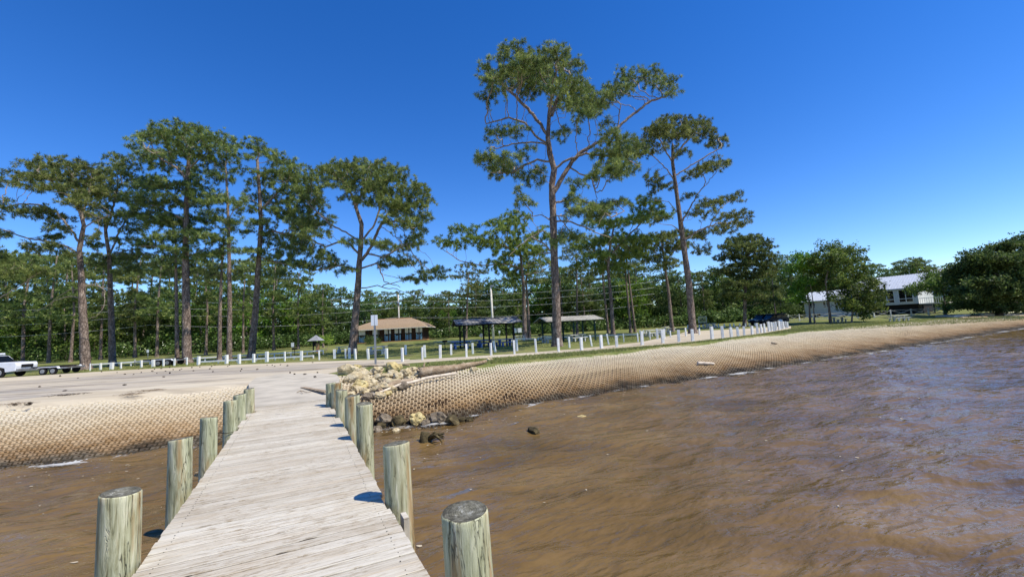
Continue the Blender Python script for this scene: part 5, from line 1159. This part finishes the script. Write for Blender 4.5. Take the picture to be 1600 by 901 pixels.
# ------------------------------------------------------------------ signs, kiosk, poles, wires
p = at(587, 569); t = thing('sign_post', 'tall grey post carrying two white sign panels beside the drive', 'sign', (p[0], p[1], 1.3), R(-4))
MB().box((0, 0, 1.5), (.11, .08, 3.1)).build('post', M['steel'], t)
for s_ in (-1, 1): MB().box((s_ * .115 - .0, -.055 if s_ < 0 else -.05, 2.72), (.19, .02, .66)).build('sign_panel', M['sign'], t, bevel=.004)
def smallsign(px, pyb, pyt, lb, kind='rect', w_=.32, h_=.4, mat='sign', y=None):
    b = at(px, pyb) if y is None else aty(px, pyb, y); top = aty(px, pyt, b[1]); z0 = float(gz(b[0], b[1])); h = max(1.0, top[2] - z0)
    t = thing('road_sign', lb, 'sign', (b[0], b[1], z0)); MB().tube([(0, 0, -.1), (0, 0, h - .05)], .035, 6).build('post', M['steel'], t)
    m = MB()
    if kind == 'diamond': m.prism([(0, h - .9), (.45, h - .45), (0, h), (-.45, h - .45)], -.06, -.04, 'y')
    else: m.box((0, -.05, h - h_ / 2), (w_, .02, h_))
    m.build('sign_panel', M[mat], t)
smallsign(231, 562, 546, 'small white sign on a thin post between the left pines', y=62)
smallsign(457.5, 552, 535, 'small white sign on a post just left of the kiosk', w_=.4, h_=.6, y=62)
smallsign(752.5, 531, 520, 'diamond road sign seen edge lit under the mottled roof pavilion', 'diamond', mat='steel', y=80)
smallsign(781, 530, 516.5, 'small white sign on a thin post seen under the right end of the mottled roof', y=78, w_=.3, h_=.4)
# double white board
b = aty(804.5, 524, 74); z0 = float(gz(b[0], 74)); t = thing('notice_board', 'pair of white boards on posts beyond the mottled roof pavilion', 'sign', (b[0], 74, z0))
for x in (0, .85): MB().box((x, 0, 1.35), (.68, .04, .75)).build('board', M['sign'], t); MB().box((x, .05, .7), (.08, .06, 1.5)).build('post', M['dark'], t)
# olive board
b = at(1099, 514); t = thing('information_board', 'olive framed board with a small dark picture near the slim dome crowned pine', 'sign', (b[0], b[1], 1.3), R(-8)); k = b[1] / F
W = 11.5 * k; hb = 9 * k; zc = aty(1099, 499, b[1])[2] - 1.3
MB().box((0, 0, zc), (W, .06, hb)).build('board', M['olive'], t)
m = MB()
for s_ in (-1, 1): m.box((s_ * W / 2, -.02, zc), (.08, .12, hb + .08)); m.box((0, -.02, zc + s_ * hb / 2), (W, .13, .08))
m.build('frame', M['conc'], t); m = MB()
for i in range(5): m.box((-W * .3 + i * W * .15, -.045, zc + .08 * ((i * 37) % 3 - 1)), (W * .1, .02, .14 + .06 * (i % 3)))
m.box((0, -.043, zc - hb * .28), (W * .7, .018, .04)); m.build('picture', M['dark'], t)
for s_ in (-1, 1): MB().box((s_ * W * .4, .08, zc / 2), (.1, .1, zc + .2)).build('post', M['dark'], t)
# kiosk
b = at(494, 551.5); b[2] = float(gz(b[0], b[1])); k = b[1] / F; t = thing('information_kiosk', 'small kiosk with grey pyramid roof and tan board', 'kiosk', b); ze = aty(494, 532, b[1])[2] - b[2]; zt = aty(494, 523, b[1])[2] - b[2]
for sx_ in (-1, 1): MB().box((sx_ * .38, 0, ze / 2), (.12, .12, ze)).build('post', M['dark'], t)
m = MB(); r_ = .82; m.add([(-r_, -r_, ze), (r_, -r_, ze), (r_, r_, ze), (-r_, r_, ze), (0, 0, zt)], [(0, 1, 4), (1, 2, 4), (2, 3, 4), (3, 0, 4), (3, 2, 1, 0)]); m.build('roof', M['grey'], t)
MB().box((-.12, 0, ze * .75), (.6, .08, .55)).build('panel', M['dark'], t); MB().box((.25, -.12, ze * .42), (.42, .05, ze * .75)).build('board', M['tan'], t)
# poles and wires
def pole(px, pyt, y, lb, lamp=False):
    b = aty(px, 520, y); z0 = float(gz(b[0], y)); top = aty(px, pyt, y)[2]; t = thing('utility_pole', lb, 'pole', (b[0], y, z0)); h = top - z0
    MB().tube([(0, 0, -.3), (0, 0, h)], [.17, .12], 10).build('pole', M['conc'], t)
    if lamp: MB().tube([(0, 0, h - 1.2), (.5, -.5, h - 1.0), (.9, -.9, h - 1.0)], .04, 6).build('arm', M['steel'], t); MB().tube([(.05, -.25, h - 2.2), (.05, -.25, h - 1.4)], .22, 10).build('transformer', M['steel'], t)
    else: MB().box((.2, -.1, h + .05), (.5, .2, .2)).build('lamp_head', M['steel'], t)
    return np.array([b[0], y, top])
w1 = pole(624, 460, 88, 'pale utility pole with a small transformer behind the brown roofed building', True); pole(770.5, 447, 58, 'pale pole with a lamp head rising behind the mottled roof pavilion')
w0 = np.array([-112, 74, 12.4]); w2 = np.array([30, 92, 11.5])
for k, dz in enumerate([0, -1.3, -2.6, -4.6]):
    m = MB(); ref = w0 + (0, 0, dz)
    for (a, b) in ((w0, (w0 + w1) / 2 + (0, 0, .3)), ((w0 + w1) / 2 + (0, 0, .3), w1), (w1, w2)):
        pts = [];
        for i in range(13): q = a + (b - a) * (i / 12) + (0, 0, dz - 1.0 * 4 * (i / 12) * (1 - i / 12)); pts.append(tuple(q - ref))
        m.tube(pts, .022, 4, smooth=True)
    o = m.build('overhead_wire', M['wire']); o.location = tuple(ref); tag(o, ['topmost overhead wire in front of the wood', 'second overhead wire from the top in front of the wood', 'third overhead wire from the top in front of the wood', 'lowest overhead wire in front of the wood'][k], 'wire', 'overhead wires along the road behind')

# ------------------------------------------------------------------ restroom building
def restroom():
    y0 = 80.0; zf = aty(640, 531.5, y0)[2]; xl = aty(560, 520, y0)[0]; xr = aty(658, 515, y0)[0]; W = xr - xl; zf = float(gz((xl + xr) / 2, y0)) - .02
    t = thing('restroom_building', 'low building with flared brown shingle roof and dark openings with white panels', 'building', (xl, y0, zf), R(0)); he = 2.55; Dp = 7.0
    MB().box((W / 2, Dp / 2, he / 2), (W, Dp, he)).build('wall', M['brown'], t)
    MB().box((W / 2, Dp / 2, .03), (W + 2.4, Dp + 2.4, .12)).build('floor_slab', M['tan'], t)
    o = 1.15; rt = 4.3; yc = Dp / 2
    def ring(ox, oy, z): return [(-ox, -oy, z), (W + ox, -oy, z), (W + ox, Dp + oy, z), (-ox, Dp + oy, z)]
    R0 = ring(o, o, he - .15); R1 = ring(.1, .3, he + .55); R2 = [(2.6, yc - .05, rt), (W - 2.6, yc - .05, rt), (W - 2.6, yc + .05, rt), (2.6, yc + .05, rt)]; m = MB(); m.add(R0 + R1 + R2, [(0, 1, 5, 4), (1, 2, 6, 5), (2, 3, 7, 6), (3, 0, 4, 7), (4, 5, 9, 8), (5, 6, 10, 9), (6, 7, 11, 10), (7, 4, 8, 11), (8, 9, 10, 11), (3, 2, 1, 0)]); m.build('roof', M['shingle'], t)
    MB().box((W / 2, yc, rt + .02), (W - 5.0, .3, .12)).build('ridge_cap', M['tan'], t)
    m = MB()
    for (a, b) in ((R0[0], R0[1]), (R0[1], R0[2]), (R0[3], R0[0])): m.tube([(a[0], a[1], a[2] - .06), (b[0], b[1], b[2] - .06)], .09, 4, smooth=False)
    m.build('fascia', M['conc'], t)
    for k, px in enumerate([566, 587.5, 606, 622, 638.3, 655]):
        x = aty(px, 520, y0)[0] - xl
        MB().box((x, -.06, .95), (1.25, .06, 1.9)).build('opening', M['glass'], t)
        m = MB(); 
        for q in range(4): m.box((x - .45 + q * .30, -.13, 1.93), (.28, .05, .95))
        m.build('louvre_panel', M['white'], t)
        MB().box((x, -.2, .62), (.62, .05, .9)).build('half_door', M['blue'], t)
        for s_ in (-1, 1): MB().box((x + s_ * .45, -.22, .72), (.16, .08, 1.1)).build('door_post', M['blue'], t)
    for k in range(7):
        x = .2 + k * (W - .4) / 6; MB().box((x, -.9, he / 2), (.16, .16, he)).build('column', M['dark'], t)
restroom()

# ------------------------------------------------------------------ white house
def house():
    A = np.array([aty(1257, 480, 96)[0], 96.0]); B = np.array([aty(1437, 470, 80)[0], 80.0]); d = B - A; Lh = float(np.hypot(*d)); ang = math.atan2(d[1], d[0]); zf = 1.5
    t = thing('white_house', 'raised white house with white metal roofs behind the trees', 'house', (A[0], A[1], zf), ang); Dp = 8.5
    # local x along the facade (towards B), local y = to the rear
    Lw = Lh * .48; hw = 4.1; hm = 5.2; lf = 2.0
    MB().box((Lw / 2, Dp / 2, (lf + hw) / 2), (Lw, Dp, hw - lf)).build('wall', M['siding'], t)
    MB().box((Lw / 2, Dp / 2, lf / 2), (Lw - .1, Dp - .1, lf)).build('lower_wall', M['siding'], t)
    Lm = Lh - Lw; xm = Lw + Lm / 2
    MB().box((xm, Dp / 2 - .3, (lf + .2 + hm) / 2), (Lm, Dp + .6, hm - lf - .2)).build('wall', M['siding'], t)
    MB().box((xm, Dp / 2, (lf + .2) / 2), (Lm - .6, Dp, lf + .2)).build('undercroft', M['dark'], t)
    def roof(x0, x1, y0, y1, z, r, nm):
        m = MB(); ym = (y0 + y1) / 2; th = .14
        for (ya, yb) in ((y0, ym), (y1, ym)):
            m.add([(x0, ya, z), (x1, ya, z), (x1, yb, z + r), (x0, yb, z + r), (x0, ya, z - th), (x1, ya, z - th), (x1, yb, z + r - th), (x0, yb, z + r - th)], [(0, 1, 2, 3), (7, 6, 5, 4), (0, 4, 5, 1), (0, 3, 7, 4), (1, 5, 6, 2)])
        x = x0 + .2
        while x < x1 - .05:
            for (ya, yb) in ((y0, ym), (y1, ym)): m.tube([(x, ya, z + .03), (x, yb, z + r + .03)], .035, 4, smooth=False)
            x += .42
        m.build(nm, M['roofwhite'], t)
    roof(-.5, Lw, -.6, Dp + .6, hw, 2.1, 'roof'); roof(Lw - .1, Lh + .7, -1.0, Dp + .8, hm, 2.7, 'roof')
    m = MB(); m.prism([(-.6, hm - .1), (Dp, hm - .1), (Dp / 2, hm + 2.45)], Lh - .12, Lh - .0, 'x'); m.build('gable', M['white'], t)
    def win(x, z, w_, h_, y=-.02, face='f'):
        f = thing2('window'); 
    def window(x, y, z, w_, h_, n=2):
        g = MB().box((x, y - .03, z), (w_, .05, h_)).build('window', M['glass'], t); m = MB()
        for k in range(n + 1): m.box((x - w_ / 2 + k * w_ / n, y - .07, z), (.1, .07, h_ + .12))
        for s_ in (-1, 0, 1): m.box((x, y - .071, z + (s_ * h_ / 2 if s_ else -h_ * .22)), (w_ + .1, .066, .1))
        m.build('frame', M['white'], g)
    window(Lw + Lm * .55, -.6, 3.75, 2.2, 2.3); window(Lw + Lm * .83, -.6, 3.75, 2.0, 2.3); window(Lw + Lm * .22, -.6, 3.9, 1.2, 1.3)
    window(1.6, 0, 3.2, 1.1, 1.2); window(4.2, 0, 3.2, 1.1, 1.2); window(2.2, 0, .95, 1.6, .9); window(6.2, 0, 3.2, 1.0, 1.2)
    m = MB(); m.box((Lh + 1.8, 1.5, lf + .1), (3.6, 4.0, .18)); m.build('deck', M['conc'], t); m = MB()
    for k in range(12): m.box((Lh + .2 + k * .3, -.45, lf + .65), (.06, .06, .95))
    m.box((Lh + 1.85, -.45, lf + 1.15), (3.6, .1, .08)); m.build('railing', M['white'], t)
    for k in range(3): MB().box((Lh + .4 + k * 1.5, -.3, lf / 2), (.18, .18, lf)).build('stilt', M['dark'], t)
house()
A = aty(1462, 426, 112); t = thing('neighbour_house', 'white roof corner of another house above the trees at right', 'house', (A[0] - 2, 112, 2.0), R(-30)); hz = A[2] - 3.5
MB().box((4, 4, hz / 2), (8, 7, hz)).build('wall', M['siding'], t); m = MB(); m.prism([(-.2, hz), (8.2, hz), (4, hz + 2.6)], -.5, 8.5, 'x'); m.build('roof', M['roofwhite'], t)

# ------------------------------------------------------------------ vehicles
def wheel(t, x, y, r, w_=.24):
    o = MB().tube([(x, y - w_ / 2, r), (x, y - w_ / 2 + .03, r), (x, y + w_ / 2 - .03, r), (x, y + w_ / 2, r)], [r * .93, r, r, r * .93], 20).build('wheel', M['rubber'], t)
    s_ = -1 if y < 0 else 1; MB().tube([(x, y + s_ * w_ * .3, r), (x, y + s_ * (w_ / 2 + .012), r)], r * .6, 14).build('rim', M['steel'], o)
def pickup():
    p = at(14, 589); t = thing('pickup_truck', 'white pickup truck cut off by the left edge of the photo, towing gear behind', 'truck', (p[0] - 1.7, p[1] + .2, 1.31), R(6)); L = 5.4; W = 1.9
    pr = [(-2.7, .45), (-1.75, .42), (-1.7, .75), (-1.3, .88), (-.9, .75), (-.85, .4), (.95, .4), (1.0, .75), (1.4, .88), (1.8, .75), (1.85, .42), (2.65, .5), (2.7, 1.0), (2.62, 1.2), (1.25, 1.28), (-2.7, 1.24)]
    MB().prism(pr, -W / 2, W / 2, 'y').build('body', M['car_w'], t, bevel=.04)
    cab = [(-.95, 1.2), (1.15, 1.2), (.45, 1.82), (.1, 1.88), (-.7, 1.88), (-.9, 1.8)]; MB().prism(cab, -W / 2 + .1, W / 2 - .1, 'y').build('cab', M['car_w'], t, bevel=.04)
    for s_ in (-1, 1):
        MB().prism([(-.8, 1.26), (.0, 1.26), (.0, 1.72), (-.78, 1.72)], s_ * (W / 2 - .095) - .005, s_ * (W / 2 - .095) + .005, 'y').build('side_window', M['glass'], t)
        MB().prism([(.08, 1.26), (.95, 1.26), (.42, 1.72), (.08, 1.72)], s_ * (W / 2 - .095) - .005, s_ * (W / 2 - .095) + .005, 'y').build('side_window', M['glass'], t)
        MB().box((2.66, s_ * .72, .95), (.08, .3, .16)).build('headlight', M['sign'], t); MB().box((-2.69, s_ * .84, .95), (.05, .16, .36)).build('tail_light', M['red'], t)
        for x in (-1.3, 1.4): wheel(t, x, s_ * .84, .40)
    MB().add([(1.12, -.8, 1.23), (1.12, .8, 1.23), (.47, .72, 1.8), (.47, -.72, 1.8)], [(0, 1, 2, 3)]).build('windscreen', M['glass'], t).location = (.02, 0, .015)
    MB().box((2.74, 0, .55), (.12, 1.85, .22)).build('bumper', M['steel'], t, bevel=.02); MB().box((2.70, 0, .9), (.06, 1.0, .26)).build('grille', M['rubber'], t)
    MB().box((-.45, 0, 2.0), (1.6, 1.3, .16)).build('roof_box', M['car_w'], t, bevel=.04); MB().box((.55, -W / 2 - .1, 1.28), (.1, .2, .16)).build('mirror', M['rubber'], t)
pickup()
def trailer(p, rz, lb, L=4.6):
    t = thing('boat_trailer', lb, 'trailer', (p[0], p[1], 1.31), rz); m = MB()
    for s_ in (-1, 1): m.box((L * .4, s_ * .85, .52), (L * .8, .09, .12))
    for k in range(5): m.box((.2 + k * L * .18, 0, .50), (.08, 1.7, .08))
    m.tube([(L * .78, .85, .5), (L, 0, .46)], .05, 4, smooth=False); m.tube([(L * .78, -.85, .5), (L, 0, .46)], .05, 4, smooth=False); m.build('frame', M['steel'], t)
    for s_ in (-1, 1):
        MB().box((L * .4, s_ * .5, .68), (L * .7, .14, .1)).build('bunk', M['dark'], t)
        for x in (L * .2, L * .38): wheel(t, x, s_ * 1.05, .3, .2)
        m = MB(); m.prism([(L * .1, .5), (L * .13, .68), (L * .45, .68), (L * .48, .5), (L * .45, .62), (L * .13, .62)], s_ * 1.05 - .13, s_ * 1.05 + .13, 'y'); m.build('fender', M['car_w'], t)
    MB().tube([(L * .98, 0, .1), (L * .98, 0, .8)], .04, 8).build('jack', M['steel'], t)
    MB().box((L * .35, 0, .60), (L * .6, .6, .05)).build('bed', M['brown'], t)
p = at(108, 583); trailer((p[0], p[1] + .6), R(184), 'low boat trailer parked just right of the white pickup'); p = at(276, 570.5); trailer((p[0], p[1] + 1.0), R(188), 'empty boat trailer in the shade left of the highest pine of the left group')
def suv(px, py, y, rz, mat, lb):
    p = aty(px, py, y); z0 = float(gz(p[0], y)); t = thing('parked_car', lb, 'car', (p[0], y, z0), rz); W = 1.85
    pr = [(-2.3, .4), (-1.8, .35), (-1.7, .68), (-1.4, .76), (-1.05, .68), (-.95, .32), (.95, .32), (1.05, .68), (1.4, .76), (1.7, .68), (1.8, .35), (2.3, .42), (2.35, .85), (1.2, 1.05), (-2.25, 1.08)]
    MB().prism(pr, -W / 2, W / 2, 'y').build('body', mat, t, bevel=.05); MB().prism([(-2.1, 1.05), (1.15, 1.03), (.45, 1.62), (-1.9, 1.68)], -W / 2 + .12, W / 2 - .12, 'y').build('cabin', M['glass'], t, bevel=.03)
    MB().box((-.7, 0, 1.69), (2.5, 1.45, .06)).build('roof', mat, t, bevel=.02)
    for s_ in (-1, 1):
        MB().box((2.3, s_ * .65, .78), (.08, .35, .14)).build('headlight', M['sign'], t); MB().box((-2.28, s_ * .75, .88), (.06, .22, .22)).build('tail_light', M['red'], t)
        for x in (-1.4, 1.4): wheel(t, x, s_ * .83, .35)
suv(1192, 505, 74, R(200), M['car_d'], 'dark car parked left under the trees behind the post cluster'); suv(1208, 504, 72, R(190), M['car_d'], 'dark car parked right behind the crowded white posts'); 
b = aty(1219.5, 504, 66); t = thing('litter_bin', 'rounded white bin behind the crowded white posts', 'bin', (b[0], 66, 1.32)); MB().tube([(0, 0, 0), (0, 0, .1), (0, 0, .8)], [.28, .3, .33], 14).build('body', M['white'], t); MB().tube([(0, 0, .8), (0, 0, .9), (0, 0, 1.02)], [.34, .31, .12], 14).build('lid', M['white'], t)
print('tree faces', TREE_N[0])
